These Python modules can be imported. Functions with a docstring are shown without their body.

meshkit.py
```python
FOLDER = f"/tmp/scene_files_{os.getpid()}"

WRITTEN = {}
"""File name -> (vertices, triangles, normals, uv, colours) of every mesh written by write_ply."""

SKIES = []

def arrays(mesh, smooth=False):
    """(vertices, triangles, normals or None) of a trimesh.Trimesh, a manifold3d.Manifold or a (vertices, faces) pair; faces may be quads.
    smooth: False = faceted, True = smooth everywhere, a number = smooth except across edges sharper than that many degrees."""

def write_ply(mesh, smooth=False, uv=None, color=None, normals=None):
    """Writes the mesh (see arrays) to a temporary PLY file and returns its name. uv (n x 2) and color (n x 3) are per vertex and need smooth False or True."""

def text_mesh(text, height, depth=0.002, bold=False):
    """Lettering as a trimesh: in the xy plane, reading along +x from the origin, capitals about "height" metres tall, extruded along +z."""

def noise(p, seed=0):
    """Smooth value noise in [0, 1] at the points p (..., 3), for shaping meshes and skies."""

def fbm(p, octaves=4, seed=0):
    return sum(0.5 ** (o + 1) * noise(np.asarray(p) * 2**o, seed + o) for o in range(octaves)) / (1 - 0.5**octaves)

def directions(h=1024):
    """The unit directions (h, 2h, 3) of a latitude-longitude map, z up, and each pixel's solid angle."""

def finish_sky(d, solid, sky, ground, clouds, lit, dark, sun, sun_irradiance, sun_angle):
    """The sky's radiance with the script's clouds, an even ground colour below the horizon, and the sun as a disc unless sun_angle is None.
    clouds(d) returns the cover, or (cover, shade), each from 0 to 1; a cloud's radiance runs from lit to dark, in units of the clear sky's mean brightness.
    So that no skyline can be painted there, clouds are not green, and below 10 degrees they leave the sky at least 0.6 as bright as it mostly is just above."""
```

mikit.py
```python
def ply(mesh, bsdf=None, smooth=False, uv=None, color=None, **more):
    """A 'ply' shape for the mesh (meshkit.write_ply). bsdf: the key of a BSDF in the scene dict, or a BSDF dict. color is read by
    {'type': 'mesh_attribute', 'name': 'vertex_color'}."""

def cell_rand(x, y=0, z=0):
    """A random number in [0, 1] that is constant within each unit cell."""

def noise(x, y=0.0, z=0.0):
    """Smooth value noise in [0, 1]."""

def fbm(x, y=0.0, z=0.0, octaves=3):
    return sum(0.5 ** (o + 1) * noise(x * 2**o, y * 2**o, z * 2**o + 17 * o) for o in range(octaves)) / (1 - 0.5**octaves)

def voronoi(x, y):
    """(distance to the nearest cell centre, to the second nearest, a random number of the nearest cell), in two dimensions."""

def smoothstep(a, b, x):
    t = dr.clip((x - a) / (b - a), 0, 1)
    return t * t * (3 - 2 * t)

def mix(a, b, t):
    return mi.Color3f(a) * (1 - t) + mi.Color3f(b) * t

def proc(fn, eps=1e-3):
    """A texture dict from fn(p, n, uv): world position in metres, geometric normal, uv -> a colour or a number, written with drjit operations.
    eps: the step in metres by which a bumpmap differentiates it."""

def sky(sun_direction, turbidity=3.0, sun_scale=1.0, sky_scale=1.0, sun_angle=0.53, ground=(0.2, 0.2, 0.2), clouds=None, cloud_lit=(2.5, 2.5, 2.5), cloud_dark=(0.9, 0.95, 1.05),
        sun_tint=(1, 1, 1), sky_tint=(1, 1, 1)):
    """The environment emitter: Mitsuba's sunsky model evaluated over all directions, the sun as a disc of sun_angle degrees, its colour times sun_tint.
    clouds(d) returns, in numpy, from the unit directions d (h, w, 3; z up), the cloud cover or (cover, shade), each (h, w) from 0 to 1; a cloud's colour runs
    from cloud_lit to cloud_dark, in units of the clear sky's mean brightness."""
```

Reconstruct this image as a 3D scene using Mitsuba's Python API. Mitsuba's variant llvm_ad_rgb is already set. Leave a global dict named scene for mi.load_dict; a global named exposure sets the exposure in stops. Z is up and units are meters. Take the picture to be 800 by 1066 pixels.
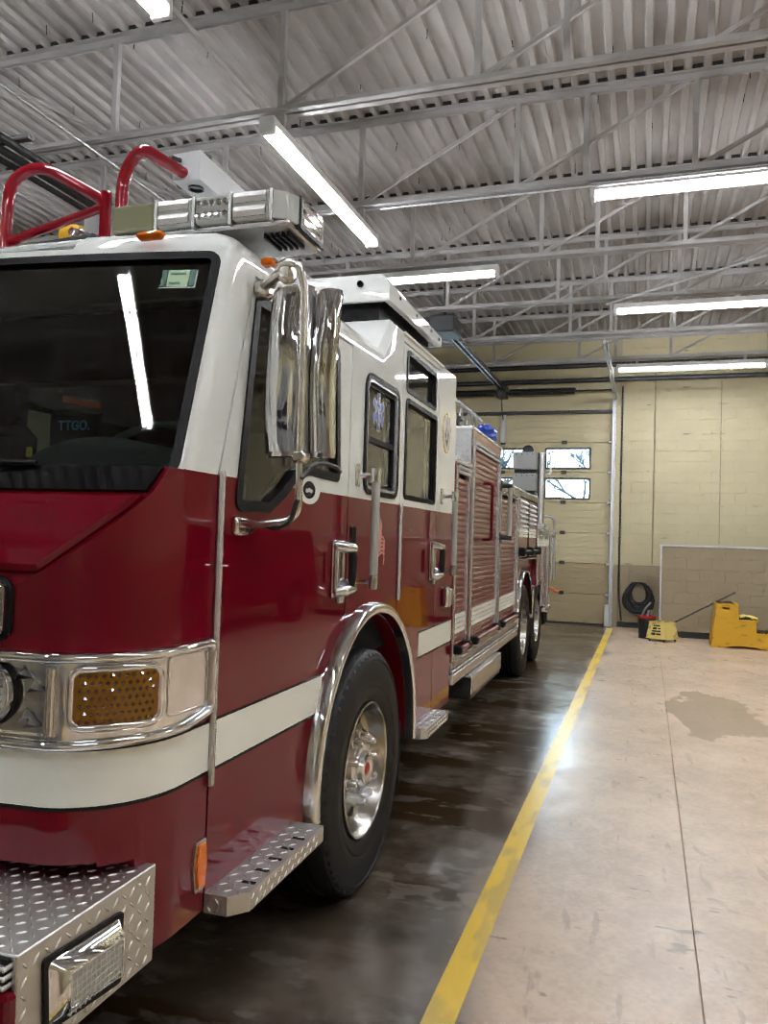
import math, random
import numpy as np, trimesh, mitsuba as mi, drjit as dr, mikit, meshkit
import manifold3d as m3
from mikit import proc, noise, fbm, smoothstep, mix
from shapely.geometry import Polygon, Point, box as sbox
from shapely.ops import unary_union
T = mi.ScalarTransform4f
scene, labels = {}, {}
PI = math.pi

# ---------------------------------------------------------------- camera, sky, exposure
YAW, PITCH, ROLL = 0.32333, 0.03118, 0.03118
fw = np.array([-math.sin(YAW)*math.cos(PITCH), math.cos(YAW)*math.cos(PITCH), math.sin(PITCH)])
rt = np.array([math.cos(YAW), math.sin(YAW), 0.0])
up = np.cross(rt, fw)
up = -math.sin(ROLL)*rt + math.cos(ROLL)*up
eye = np.array([0, 0, 1.56])
scene['camera'] = {'type': 'perspective', 'fov_axis': 'x', 'fov': 2*math.degrees(math.atan(400/817.75)), 'near_clip': 0.05, 'far_clip': 300.0,
                   'to_world': T().look_at(origin=eye.tolist(), target=(eye+fw).tolist(), up=up.tolist())}
scene['sky'] = mikit.sky([0.3, 0.8, 0.5], turbidity=4.0, sun_scale=0.0, sky_scale=40.0, sky_tint=(0.8, 1.0, 1.12), ground=(0.3, 0.3, 0.3),
                         clouds=lambda d: (np.full(d.shape[:2], 0.75), 0.0), cloud_lit=(1.15, 1.45, 1.6), cloud_dark=(0.9, 1.0, 1.05))
exposure = 1.88
TUBE = 34.0

# ---------------------------------------------------------------- materials
def rgb(*c): return {'type': 'rgb', 'value': list(c)}
def two(b): return {'type': 'twosided', 'bsdf': b}
def diffuse(*c): return two({'type': 'diffuse', 'reflectance': rgb(*c)})
def plastic(*c, a=None):
    if a: return two({'type': 'roughplastic', 'diffuse_reflectance': rgb(*c), 'alpha': a, 'nonlinear': True})
    return two({'type': 'plastic', 'diffuse_reflectance': rgb(*c), 'nonlinear': True})
def metal(*c, a=0.1): return two({'type': 'roughconductor', 'material': 'none', 'specular_reflectance': rgb(*c), 'alpha': a})
M = dict(
 red_paint=two({'type': 'plastic', 'diffuse_reflectance': rgb(0.215, 0.004, 0.017), 'specular_reflectance': rgb(0.78, 0.78, 0.78), 'nonlinear': True}), red_tube=plastic(0.30, 0.008, 0.020), white_paint=plastic(0.84, 0.85, 0.84),
 white_stripe=plastic(0.90, 0.90, 0.86, a=0.2), black_trim=two({'type': 'roughplastic', 'diffuse_reflectance': rgb(0.008, 0.008, 0.009), 'specular_reflectance': rgb(0.3, 0.3, 0.3), 'alpha': 0.2}), black_gloss=plastic(0.006, 0.007, 0.01),
 rubber=two({'type': 'roughplastic', 'diffuse_reflectance': rgb(0.010, 0.010, 0.011), 'specular_reflectance': rgb(0.5, 0.5, 0.5), 'alpha': 0.35}), dark_metal=plastic(0.03, 0.032, 0.036, a=0.3), undercarriage=diffuse(0.02, 0.019, 0.018),
 chrome=two({'type': 'conductor', 'material': 'none', 'specular_reflectance': rgb(0.78, 0.79, 0.81)}), tread_alu=metal(0.66, 0.655, 0.64, a=0.38), rim_alu=metal(0.53, 0.51, 0.475, a=0.09), polished=metal(0.72, 0.70, 0.66, a=0.12), alu=metal(0.70, 0.69, 0.67, a=0.28), satin_steel=metal(0.55, 0.55, 0.55, a=0.3),
 knurled=plastic(0.58, 0.57, 0.54, a=0.35), lining=diffuse(0.018, 0.02, 0.022), dash_grey=plastic(0.22, 0.28, 0.275, a=0.4), seat_fabric=diffuse(0.03, 0.035, 0.04),
 glass={'type': 'thindielectric', 'specular_transmittance': rgb(0.28, 0.32, 0.31)}, clear_pane={'type': 'thindielectric'},
 lens_clear=plastic(0.60, 0.61, 0.59), lens_dark=plastic(0.16, 0.17, 0.165), lens_green=plastic(0.36, 0.36, 0.24), amber=plastic(0.30, 0.13, 0.005), amber_bright=plastic(0.80, 0.27, 0.01),
 amber_deep=plastic(0.13, 0.055, 0.003), lamp_lens=plastic(0.50, 0.48, 0.40, a=0.12), roll_red=plastic(0.23, 0.012, 0.016, a=0.06),
 body_red=plastic(0.21, 0.006, 0.014, a=0.05), grey_box=plastic(0.36, 0.36, 0.35, a=0.25), white_box=plastic(0.62, 0.62, 0.63, a=0.2), gold=metal(0.75, 0.55, 0.18, a=0.3),
 blue_print=plastic(0.05, 0.10, 0.42, a=0.2), blue_tarp=plastic(0.01, 0.10, 0.60, a=0.3), pink_print=plastic(0.75, 0.40, 0.38, a=0.2), silver_print=plastic(0.65, 0.65, 0.66, a=0.2),
 sticker_green=diffuse(0.45, 0.60, 0.42), sticker_grey=diffuse(0.12, 0.2, 0.17), screen_blue=diffuse(0.22, 0.50, 0.68), orange_plastic=plastic(0.8, 0.22, 0.02, a=0.3),
 yellow_plastic=two({'type': 'roughplastic', 'alpha': 0.25, 'nonlinear': True, 'diffuse_reflectance': proc(lambda p, n, uv: mix((0.80, 0.54, 0.02), (0.36, 0.23, 0.02), smoothstep(0.60, 0.84, fbm(p.x*9, p.y*9, p.z*14, 4))))}),
 yellow_pale=two({'type': 'roughplastic', 'alpha': 0.3, 'diffuse_reflectance': proc(lambda p, n, uv: mix((0.72, 0.58, 0.18), (0.42, 0.32, 0.10), smoothstep(0.5, 0.75, fbm(p.x*14, p.y*14, p.z*14, 3))))}),
 yellow_cloth=diffuse(0.9, 0.80, 0.22), red_lid=plastic(0.5, 0.012, 0.02, a=0.2), bucket_black=plastic(0.02, 0.022, 0.03, a=0.25), hose_black=plastic(0.03, 0.033, 0.04, a=0.3),
 grey_tool=plastic(0.45, 0.45, 0.44, a=0.3), wood_handle=plastic(0.05, 0.04, 0.035, a=0.3), bracket_tan=plastic(0.40, 0.33, 0.22, a=0.35),
 steel_white=two({'type': 'roughplastic', 'alpha': 0.35, 'diffuse_reflectance': proc(lambda p, n, uv: mix((0.41, 0.395, 0.388), (0.29, 0.275, 0.265), smoothstep(0.45, 0.75, fbm(p.x*2.1, p.y*2.1, p.z*3, 3))))}),
 deck_white=two({'type': 'diffuse', 'reflectance': proc(lambda p, n, uv: mix((0.345, 0.322, 0.308), (0.225, 0.205, 0.192), smoothstep(0.42, 0.8, fbm(p.x*3.5, p.y*0.8, 0, 4))))}),
 fixture_white=plastic(0.80, 0.80, 0.80, a=0.3), galvanized=metal(0.45, 0.46, 0.48, a=0.25), dark_pipe=plastic(0.035, 0.037, 0.045, a=0.25), cable_silver=metal(0.6, 0.6, 0.62, a=0.25),
 tan_block=two({'type': 'roughplastic', 'alpha': 0.4, 'diffuse_reflectance': proc(lambda p, n, uv: mix((0.375, 0.295, 0.18), (0.315, 0.245, 0.15), fbm(p.x*2, p.y*2, p.z*3, 3)))}),
 cream_block=two({'type': 'roughplastic', 'alpha': 0.4, 'diffuse_reflectance': proc(lambda p, n, uv: mix(mix((0.63, 0.555, 0.345), (0.55, 0.475, 0.295), fbm(p.x*1.5, p.y, p.z*2.5, 3)), (0.22, 0.19, 0.14), 0.8*smoothstep(0.74, 0.84, fbm(p.x*3.1, p.y, p.z*16, 3))))}),
 cream_wall=two({'type': 'roughplastic', 'alpha': 0.4, 'diffuse_reflectance': proc(lambda p, n, uv: mix(mix((0.60, 0.53, 0.335), (0.53, 0.46, 0.28), fbm(p.x*1.5, p.y, p.z*2.5, 3)), (0.345, 0.27, 0.165), smoothstep(1.165, 1.175, 2.34 - p.z)))}),
 door_paint=two({'type': 'roughplastic', 'alpha': 0.35, 'diffuse_reflectance': proc(lambda p, n, uv: mix(mix((0.60, 0.525, 0.325), (0.54, 0.465, 0.285), fbm(p.x*1.1, p.y, p.z*4, 3)), (0.365, 0.285, 0.155), smoothstep(1.165, 1.175, 2.34 - p.z)))}),
 joint_dark=diffuse(0.46, 0.41, 0.29), baseboard_black=plastic(0.015, 0.016, 0.02, a=0.3), trim_white=plastic(0.72, 0.73, 0.74, a=0.3),
 grey_door=plastic(0.30, 0.30, 0.29, a=0.3), dark_pane=plastic(0.02, 0.025, 0.03),
 bark=diffuse(0.022, 0.030, 0.034), snow_ground=diffuse(0.3, 0.33, 0.35), tread_dark=metal(0.40, 0.40, 0.40, a=0.35), pane_frame=plastic(0.03, 0.04, 0.05, a=0.3),
)
def floor_wet(p):                                                # how wet the concrete is: the truck bay is hosed down, up to the painted line
    patch = smoothstep(0.34, 0.56, fbm(p.x*1.1 + 9, p.y*2.1, 0.7, 4))
    return smoothstep(-0.15, -0.75, p.x + (fbm(p.x*1.3, p.y*1.5, 3.3, 3) - 0.5)*0.6)*(0.25 + 0.75*patch)
def floor_colour(p, n, uv):
    f = fbm(p.x*2.2, p.y*2.2, 0, 4)
    g = fbm(p.x*11, p.y*11, 5, 4)
    grit = fbm(p.x*55, p.y*55, 7, 2)
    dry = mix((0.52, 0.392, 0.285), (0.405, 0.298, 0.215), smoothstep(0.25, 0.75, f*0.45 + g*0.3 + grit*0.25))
    scuff = smoothstep(0.70, 0.80, fbm(p.x*18, p.y*5 + p.x*7, 31, 4))
    dry = mix(dry, (0.25, 0.18, 0.13), 0.35*scuff)
    dark = smoothstep(0.66, 0.76, fbm(p.x*6.5, p.y*15, 1.5, 4))*smoothstep(0.45, 0.60, fbm(p.x*0.9 + 4, p.y*0.9, 2.2, 2))
    dry = mix(dry, (0.17, 0.13, 0.10), 0.75*dark)
    a = (p.x - 0.66)/0.42; b = (p.y - 7.9)/0.92
    w = fbm(p.x*4.2, p.y*2.0, 8.8, 4) - 0.5
    stain = smoothstep(1.06, 0.97, dr.sqrt(a*a + b*b) + 1.5*w)
    dry = mix(dry, (0.265, 0.19, 0.12), 0.8*stain)
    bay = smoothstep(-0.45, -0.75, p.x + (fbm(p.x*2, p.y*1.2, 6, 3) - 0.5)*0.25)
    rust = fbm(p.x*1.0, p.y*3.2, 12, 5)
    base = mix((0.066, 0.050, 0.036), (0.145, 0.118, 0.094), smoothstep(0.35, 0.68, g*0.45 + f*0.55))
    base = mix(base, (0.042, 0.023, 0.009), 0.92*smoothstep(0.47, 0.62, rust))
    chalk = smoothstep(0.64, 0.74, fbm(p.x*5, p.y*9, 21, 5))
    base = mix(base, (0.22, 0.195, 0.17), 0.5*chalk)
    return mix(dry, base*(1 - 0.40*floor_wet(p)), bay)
def floor_rough(p, n, uv):
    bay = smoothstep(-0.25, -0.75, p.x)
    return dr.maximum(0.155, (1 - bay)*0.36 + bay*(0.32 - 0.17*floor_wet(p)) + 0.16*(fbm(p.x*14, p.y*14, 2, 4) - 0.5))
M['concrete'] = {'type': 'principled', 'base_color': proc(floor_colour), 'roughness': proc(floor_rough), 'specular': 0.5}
M['line_yellow'] = {'type': 'principled', 'roughness': 0.30, 'specular': 0.5, 'base_color': proc(lambda p, n, uv: mix((0.70, 0.465, 0.02), (0.55, 0.38, 0.06), smoothstep(0.5, 0.75, fbm(p.x*14, p.y*4, 4, 4))))}
for k, v in M.items(): scene[k] = v

# ---------------------------------------------------------------- helpers
def taken(k): return k in scene or any(q.startswith(k + '__') for q in scene) or k in labels
def numbered(k):
    if not taken(k): return k
    i = 1
    while taken(f'{k}_{i:03d}'): i += 1
    return f'{k}_{i:03d}'
counts = {}
def fresh(k):
    n = counts.get(k, 0); counts[k] = n + 1
    return k if n == 0 else f'{k}_{n:03d}'
def tag(k, label=None, cat=None, group=None, kind=None):
    d = labels.setdefault(k, {})
    for a, b in (('label', label), ('category', cat), ('group', group), ('kind', kind)):
        if b: d[a] = b
    return k
def put(key, mesh, mat, at=None, smooth=35, label=None, kind=None):
    """one entry of scene; mesh may also be a finished ply dict that alike pieces share"""
    k = fresh(key)
    d = dict(mesh) if isinstance(mesh, dict) else mikit.ply(mesh, None, smooth=smooth)
    d['bsdf'] = {'type': 'ref', 'id': mat}
    if at is not None: d['to_world'] = at
    scene[k] = d
    if label or kind: tag(k, label, kind=kind)
    return k
def raw(m):
    if isinstance(m, trimesh.Trimesh): return m
    q = m.to_mesh(); return trimesh.Trimesh(np.array(q.vert_properties[:, :3]), np.array(q.tri_verts), process=False)
def join(*ms): return trimesh.util.concatenate([raw(m) for m in ms])
def hull(pts): return m3.Manifold.hull_points(np.asarray(pts, float))
def bx(x0, x1, y0, y1, z0, z1, b=0.0):
    if x0 > x1: x0, x1 = x1, x0
    if y0 > y1: y0, y1 = y1, y0
    if z0 > z1: z0, z1 = z1, z0
    if b <= 0: return m3.Manifold.cube([x1-x0, y1-y0, z1-z0]).translate([x0, y0, z0])
    b = min(b, (x1-x0)/2.01, (y1-y0)/2.01, (z1-z0)/2.01)
    P = []
    for i in (0, 1):
        for j in (0, 1):
            for k in (0, 1):
                x, y, z = (x0, x1)[i], (y0, y1)[j], (z0, z1)[k]
                sx, sy, sz = b*(1-2*i), b*(1-2*j), b*(1-2*k)
                P += [(x, y+sy, z+sz), (x+sx, y, z+sz), (x+sx, y+sy, z)]
    return hull(P)
def polys(p):
    rings = []
    for g in getattr(p, 'geoms', [p]):
        if g.is_empty: continue
        rings.append(np.array(g.exterior.coords)[:-1]); rings += [np.array(i.coords)[:-1] for i in g.interiors]
    return rings
PERM = {'x': [[0, 0, 1], [1, 0, 0], [0, 1, 0]], 'y': [[1, 0, 0], [0, 0, -1], [0, 1, 0]], 'z': [[1, 0, 0], [0, 1, 0], [0, 0, 1]]}
def prism(poly, axis, a0, a1):
    """shapely polygon in (y,z) along x, (x,z) along y or (x,y) along z, from a0 to a1"""
    if not hasattr(poly, 'exterior') and not hasattr(poly, 'geoms'): poly = Polygon(poly)
    cs = m3.CrossSection(polys(poly), m3.FillRule.EvenOdd)
    lo, hi = min(a0, a1), max(a0, a1)
    m = m3.Manifold.extrude(cs, hi-lo)
    if axis == 'y': m = m.translate([0, 0, -hi])
    else: m = m.translate([0, 0, lo])
    A = np.zeros((3, 4)); A[:, :3] = PERM[axis]
    return m.transform(A)
def rrect(a0, a1, b0, b1, r=0.03, q=6):
    r = min(r, abs(a1-a0)/2.05, abs(b1-b0)/2.05)
    return sbox(min(a0, a1)+r, min(b0, b1)+r, max(a0, a1)-r, max(b0, b1)-r).buffer(r, quad_segs=q)
def rnd(pts, r, q=6): return Polygon(pts).buffer(-r).buffer(r, quad_segs=q)
def tube(P, r, sides=10, caps=True):
    P = np.asarray(P, float); n = len(P); R = np.broadcast_to(np.asarray(r, float), (n,))
    t = np.gradient(P, axis=0); t /= np.linalg.norm(t, axis=1, keepdims=True) + 1e-12
    a = np.cross(t[0], [0, 0, 1.0]);
    if np.linalg.norm(a) < 1e-3: a = np.cross(t[0], [1.0, 0, 0])
    a /= np.linalg.norm(a); V = []
    ang = np.arange(sides)*2*PI/sides
    for i in range(n):
        a = a - t[i]*np.dot(a, t[i]); a /= np.linalg.norm(a); b = np.cross(t[i], a)
        V.append(P[i] + R[i]*(np.cos(ang)[:, None]*a + np.sin(ang)[:, None]*b))
    V = np.vstack(V); F = []
    for i in range(n-1):
        for j in range(sides):
            k = (j+1) % sides
            F += [[i*sides+j, i*sides+k, (i+1)*sides+k], [i*sides+j, (i+1)*sides+k, (i+1)*sides+j]]
    if caps:
        V = np.vstack([V, P[0], P[-1]]); c0, c1 = n*sides, n*sides+1
        for j in range(sides):
            k = (j+1) % sides
            F += [[c0, k, j], [c1, (n-1)*sides+j, (n-1)*sides+k]]
    return trimesh.Trimesh(V, F, process=False)
def curve(pts, n=8):
    """Catmull-Rom through the points"""
    p = np.asarray(pts, float); p = np.vstack([2*p[0]-p[1], p, 2*p[-1]-p[-2]]); out = []
    for i in range(1, len(p)-2):
        for t in np.linspace(0, 1, n, endpoint=False):
            a, b, c, d = p[i-1:i+3]
            out.append(0.5*((2*b) + (c-a)*t + (2*a-5*b+4*c-d)*t*t + (3*b-a-3*c+d)*t**3))
    return np.array(out + [p[-2]])
def fillet(pts, r, n=6):
    """polyline with its inner corners rounded"""
    p = [np.asarray(q, float) for q in pts]; out = [p[0]]
    for i in range(1, len(p)-1):
        u, v = p[i-1]-p[i], p[i+1]-p[i]; lu, lv = np.linalg.norm(u), np.linalg.norm(v)
        d = min(r, lu*0.49, lv*0.49); a, b = p[i]+u/lu*d, p[i]+v/lv*d
        out += [(1-t)**2*a + 2*t*(1-t)*p[i] + t*t*b for t in np.linspace(0, 1, n)]
    return np.array(out + [p[-1]])
def lathe(prof, axis='x', c=(0, 0, 0), sides=48, a0=0.0, a1=2*PI):
    """profile of (axial, radius) points turned about the axis through c"""
    full = abs(a1-a0-2*PI) < 1e-6
    th = np.linspace(a0, a1, sides+1)[:-1] if full else np.linspace(a0, a1, sides+1)
    pr = np.asarray(prof, float); n, m = len(th), len(pr); V = np.zeros((n, m, 3))
    i = 'xyz'.index(axis); j, k = (i+1) % 3, (i+2) % 3
    V[..., i] = pr[None, :, 0]; V[..., j] = np.cos(th)[:, None]*pr[None, :, 1]; V[..., k] = np.sin(th)[:, None]*pr[None, :, 1]
    V = V.reshape(-1, 3) + np.asarray(c, float); F = []
    for a in range(n if full else n-1):
        b = (a+1) % n
        for q in range(m-1):
            F += [[a*m+q, a*m+q+1, b*m+q+1], [a*m+q, b*m+q+1, b*m+q]]
    return trimesh.Trimesh(V, F, process=False)
def bar(a, b, w, h=None, upv=(0, 0, 1)):
    """rectangular bar from a to b, w across and h along upv"""
    h = h or w; a, b = np.asarray(a, float), np.asarray(b, float); d = b-a; L = np.linalg.norm(d); d = d/L
    s = np.cross(d, upv)
    if np.linalg.norm(s) < 1e-4: s = np.cross(d, [1, 0, 0])
    s /= np.linalg.norm(s); u = np.cross(s, d)
    return hull([p + i*s*w/2 + j*u*h/2 for p in (a, b) for i in (-1, 1) for j in (-1, 1)])
def sheet(P):
    """a single four-sided sheet"""
    return trimesh.Trimesh(np.asarray(P, float), [[0, 1, 2], [0, 2, 3]], process=False)
LUG = np.array([(-1, 0, 0), (0, -.30, 0), (1, 0, 0), (0, .30, 0), (-.45, 0, 1), (.45, 0, 1)], float)
LUGF = np.array([[0, 1, 4], [1, 5, 4], [1, 2, 5], [2, 3, 5], [3, 4, 5], [3, 0, 4]])
def lugs(o, u, v, nu, nv, pitch=0.036, L=0.0145, h=0.0028, keep=None):
    """raised bars of tread plate on the parallelogram o + i*u + j*v"""
    o, u, v = (np.asarray(q, float) for q in (o, u, v)); w = np.cross(u, v); V, F = [], []
    for i in range(nu):
        for j in range(nv):
            p = o + u*(i+.5)*pitch + v*(j+.5)*pitch
            if keep and not keep(p): continue
            a = (1 if (i+j) % 2 else -1)*PI/4
            d, e = math.cos(a)*u + math.sin(a)*v, -math.sin(a)*u + math.cos(a)*v
            q = p + LUG[:, :1]*d*L + LUG[:, 1:2]*e*L + LUG[:, 2:]*w*h
            F.append(LUGF + 6*len(V)); V.append(q)
    return trimesh.Trimesh(np.vstack(V), np.vstack(F), process=False)

# ================================================================ the hall
X0, X1, Y0, Y1, ZT = -9.5, 6.6, -5.0, 15.5, 5.5
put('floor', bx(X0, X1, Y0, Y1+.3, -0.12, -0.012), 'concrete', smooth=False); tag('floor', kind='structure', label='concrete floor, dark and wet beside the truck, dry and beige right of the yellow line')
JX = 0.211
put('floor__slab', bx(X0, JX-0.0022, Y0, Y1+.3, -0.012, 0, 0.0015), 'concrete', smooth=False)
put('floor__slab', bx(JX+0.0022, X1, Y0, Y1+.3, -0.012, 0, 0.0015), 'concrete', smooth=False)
put('floor__painted_line', bx(-0.66, -0.555, Y0+0.5, 15.1, 0.0, 0.0012), 'line_yellow', smooth=False, label='yellow painted bay line')
# corrugated roof deck: one sheet, ribs along the hall
pit, xs, pr = 0.152, X0, []
while xs < X1:
    pr += [(xs, ZT), (xs+0.046, ZT), (xs+0.058, ZT+0.038), (xs+0.140, ZT+0.038)]; xs += pit
pr = np.array(pr)
ys = np.array([Y0, Y1]); V = np.array([(x, y, z) for y in ys for x, z in pr]); n = len(pr)
put('ceiling', trimesh.Trimesh(V, [f for i in range(n-1) for f in ([i, i+1, n+i+1], [i, n+i+1, n+i])], process=False), 'deck_white', smooth=False)
tag('ceiling', kind='structure', label='white corrugated steel roof deck on open-web joists')
put('ceiling__roof_slab', bx(X0, X1, Y0, Y1, ZT+0.05, ZT+0.15), 'deck_white', smooth=False)
# open-web joists, 1.71 m apart
SP, ZB, NX = 1.71, 4.69, [-2.63 + 1.475*i for i in range(-4, 7)]
v_bar = mikit.ply(bx(-.022, .022, -.022, .022, ZB, ZT-.05), smooth=False)
chord_t = mikit.ply(join(bx(X0, X1, -.062, -.012, ZT-.012, ZT-.001), bx(X0, X1, .012, .062, ZT-.012, ZT-.001), bx(X0, X1, -.02, -.012, ZT-.06, ZT-.012), bx(X0, X1, .012, .02, ZT-.06, ZT-.012)), smooth=False)
chord_b = mikit.ply(join(bx(X0, X1, -.062, -.012, ZB-.035, ZB-.027), bx(X0, X1, .012, .062, ZB-.035, ZB-.027), bx(X0, X1, -.02, -.012, ZB-.035, ZB+.025), bx(X0, X1, .012, .02, ZB-.035, ZB+.025)), smooth=False)
dg_r = mikit.ply(bar((0, 0, ZB), (1.475, 0, ZT-.04), .03, .03), smooth=False)
dg_l = mikit.ply(bar((0, 0, ZB), (-1.475, 0, ZT-.04), .03, .03), smooth=False)
JY = [5.16 + SP*k for k in range(-5, 6)] + [15.40]
for jy in JY:
    j = fresh('ceiling__roof_joist'); P = T().translate([0, jy, 0])
    put(j+'__top_chord', chord_t, 'steel_white', P)
    if jy > 15.2: continue
    put(j+'__bottom_chord', chord_b, 'steel_white', P)
    for x in NX + [-0.56]: put(j+'__web_vertical', v_bar, 'steel_white', T().translate([x, jy, 0]))
    for i, x in enumerate(NX[:-1]): put(j+'__web_diagonal', dg_r if x > -2.7 else dg_l, 'steel_white', T().translate([x, jy, 0]))
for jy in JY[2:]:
    put('ceiling__flute_shade_strip', join(*[bx(x+.060, x+.138, jy-.055, jy-.045, ZT, ZT+.037) for x in np.arange(X0, X1-.2, pit)]), 'dark_metal', smooth=False, kind='stuff')  # dark strips that paint the shade in the deck flutes above each joist
wr = np.random.default_rng(8); ws_ = []
for i in range(150):
    x, y = wr.uniform(-6, 3.5), wr.uniform(2.8, 13.5); x = X0 + .052 + pit*round((x-X0)/pit); ws_.append(tube([(x, y, ZT+.02), (x+wr.uniform(-.01, .01), y, ZT-wr.uniform(.03, .09))], .004, 5))
put('ceiling__hanger_wire', join(*ws_), 'dark_metal', smooth=False, kind='stuff')
put('ceiling__bridging_rod', tube([(-0.545, 10.33, 4.62), (1.16, 9.05, 4.66), (2.4, 8.6, 4.68)], 0.013, 8), 'trim_white')
# far wall round the sectional door
DX0, DX1, DZ = -4.90, -0.65, 4.08
put('wall_back', join(bx(DX1, X1, 15.53, 15.8, 0, 5.6), bx(X0, DX0, 15.53, 15.8, 0, 5.6), bx(DX0, DX1, 15.53, 15.8, DZ, 5.6)), 'joint_dark', smooth=False)
tag('wall_back', kind='structure', label='far wall of cream painted block with a tan lower band')
put('wall_back__lintel_panel', bx(DX0, DX1, 15.50, 15.53, DZ, 5.5), 'cream_wall', smooth=False)
put('wall_back__plain_panel', bx(2.303, X1, 15.50, 15.53, 0, 5.5), 'cream_wall', smooth=False)
put('wall_back__plain_panel', bx(X0, DX0, 15.50, 15.53, 0, 5.5), 'cream_wall', smooth=False)
BH = 0.195
rng = np.random.default_rng(5)
def block_ply(w): return mikit.ply(bx(0.0008, w-0.0008, -0.03, 0.012, 0.0008, BH-0.0008, 0.0022), smooth=False)
full_b, half_b = block_ply(0.4), block_ply(0.2)
for c in range(28):
    x, mt = -0.50, 'tan_block' if c < 6 else 'cream_block'
    if c % 2: put('wall_back__block', half_b, mt, T().translate([x, 15.53 + rng.uniform(-.0015, .0015), c*BH])); x += 0.2
    while x < 2.29:
        w = 0.4 if x + 0.4 < 2.31 else 0.2
        put('wall_back__block', full_b if w == 0.4 else half_b, mt, T().translate([x, 15.53 + rng.uniform(-.0015, .0015), c*BH])); x += w
put('wall_back__control_joint', bx(1.247, 1.262, 15.494, 15.51, 1.6, 4.6), 'tan_block', smooth=False)
put('wall_back__door_jamb', bx(DX1, -0.50, 15.46, 15.53, 0, DZ+.1, .004), 'cream_wall', smooth=False)
for a, k in ((bx(X1, X1+.2, Y0, 15.8, 0, 5.6), 'right'), (bx(X0-.2, X0, Y0, 15.8, 0, 5.6), 'left'), (bx(X0, X1, Y0-.2, Y0, 0, 5.6), 'front')):
    put('wall_'+k, a, 'cream_wall', smooth=False); tag('wall_'+k, kind='structure')
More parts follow.
